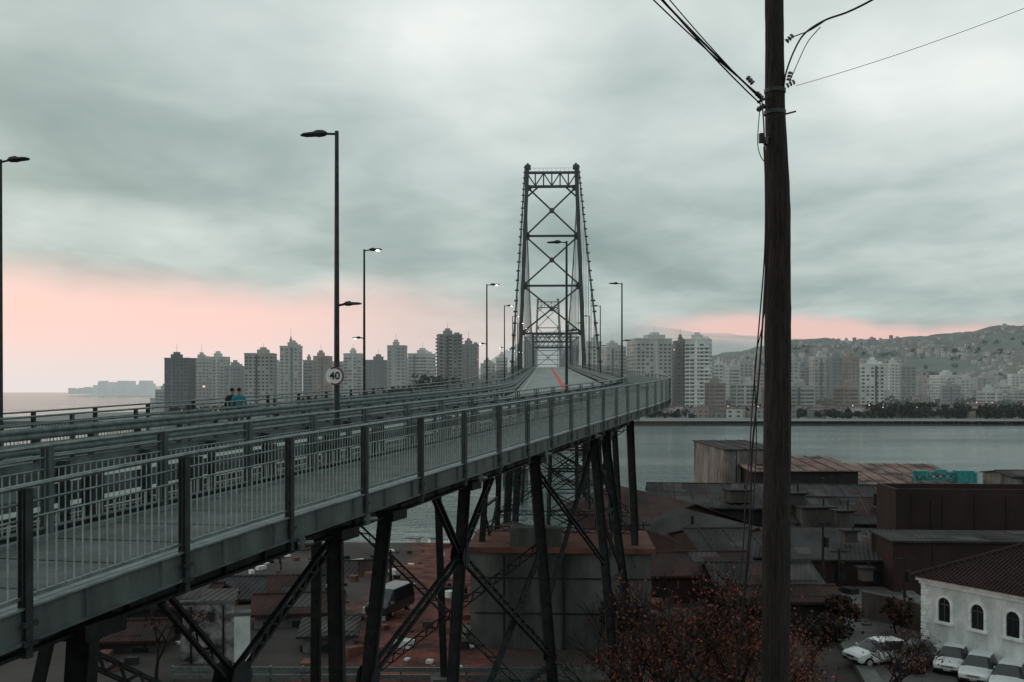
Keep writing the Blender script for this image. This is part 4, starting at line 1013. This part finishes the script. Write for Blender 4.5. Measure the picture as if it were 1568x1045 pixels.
bl=math_(nt,'ADD',math_(nt,'MULTIPLY',blob(-.05,.31,.12,.08),.22),math_(nt,'MULTIPLY',blob(.40,.27,.20,.10),.34))
bl=math_(nt,'ADD',bl,math_(nt,'MULTIPLY',blob(-.38,.15,.14,.03),.15))
bl=math_(nt,'ADD',bl,math_(nt,'MULTIPLY',blob(.40,.095,.20,.03),.20))
bl=math_(nt,'SUBTRACT',bl,math_(nt,'MULTIPLY',blob(-.02,.13,.34,.05),.12))
bl=math_(nt,'SUBTRACT',bl,math_(nt,'MULTIPLY',blob(-.42,.27,.16,.09),.07))
lum=math_(nt,'ADD',math_(nt,'ADD',nn,base),bl)
cr=n.new('ShaderNodeValToRGB'); l.new(lum,cr.inputs[0]); el=cr.color_ramp.elements
el[0].position=.26; el[0].color=(.24,.325,.315,1); el[1].position=.98; el[1].color=(.86,.90,.875,1)
q=el.new(.46); q.color=(.37,.455,.44,1); q=el.new(.68); q.color=(.56,.64,.62,1)
cloud=cr.outputs[0]
nw=nse(3.2,4,tc.outputs['Generated'],.6)
zz_=math_(nt,'ADD',Z,math_(nt,'MULTIPLY',math_(nt,'SUBTRACT',nw,.5),.085))
edge=math_(nt,'ADD',math_(nt,'MULTIPLY',X,-.06),.092)
under=mapr(nt,math_(nt,'SUBTRACT',edge,zz_),-.022,.028)
leftm=mapr(nt,X,.10,-.26)
pink=mixc(mapr(nt,Z,.0,.06),(.80,.73,.71),(.98,.67,.61))
f1=math_(nt,'MULTIPLY',under,leftm)
c1=mixc(f1,cloud,pink)
low=mapr(nt,Z,.08,.0); c0=mixc(math_(nt,'MULTIPLY',low,.6),c1,mixc(leftm,(.50,.54,.535),(.86,.78,.76)))
rb=math_(nt,'MULTIPLY',math_(nt,'MULTIPLY',mapr(nt,zz_,.078,.060),mapr(nt,zz_,.030,.050)),mapr(nt,X,.10,.2))
c2=mixc(math_(nt,'MULTIPLY',rb,.85),c0,(.90,.59,.54))
mb_=math_(nt,'MULTIPLY',math_(nt,'MULTIPLY',mapr(nt,zz_,.10,.06),mapr(nt,X,-.3,-.1)),mapr(nt,X,.12,.0))
c3=mixc(math_(nt,'MULTIPLY',mb_,.45),c2,(.80,.67,.64))
bg=n.new('ShaderNodeBackground'); l.new(c3,bg.inputs[0]); bg.inputs[1].default_value=.98
sky=n.new('ShaderNodeTexSky'); sky.sky_type='NISHITA'; sky.sun_disc=False; sky.sun_elevation=math.radians(6); sky.sun_rotation=math.radians(-60); sky.dust_density=4
bg2=n.new('ShaderNodeBackground'); l.new(sky.outputs[0],bg2.inputs[0]); bg2.inputs[1].default_value=.012
ad=n.new('ShaderNodeAddShader'); l.new(bg.outputs[0],ad.inputs[0]); l.new(bg2.outputs[0],ad.inputs[1]); l.new(ad.outputs[0],out.inputs[0])
sun=bpy.data.lights.new('sun','SUN'); sun.energy=.5; sun.angle=math.radians(15); sun.color=(1,.82,.74)
so=bpy.data.objects.new('sun',sun); scene.collection.objects.link(so)
sd=V((math.sin(math.radians(-60))*math.cos(math.radians(8)),math.cos(math.radians(-60))*math.cos(math.radians(8)),math.sin(math.radians(8))))
so.rotation_euler=sd.to_track_quat('Z','Y').to_euler()
# ---------------------------------------------------------------- camera
cam=bpy.data.cameras.new('camera'); co=bpy.data.objects.new('camera',cam); scene.collection.objects.link(co)
cam.lens=35; cam.sensor_width=36; cam.shift_y=.0494; cam.clip_start=.1; cam.clip_end=40000
co.rotation_euler=(math.pi/2,0,0); scene.camera=co
scene.view_settings.view_transform='Standard'; scene.view_settings.look='None'; scene.view_settings.exposure=0
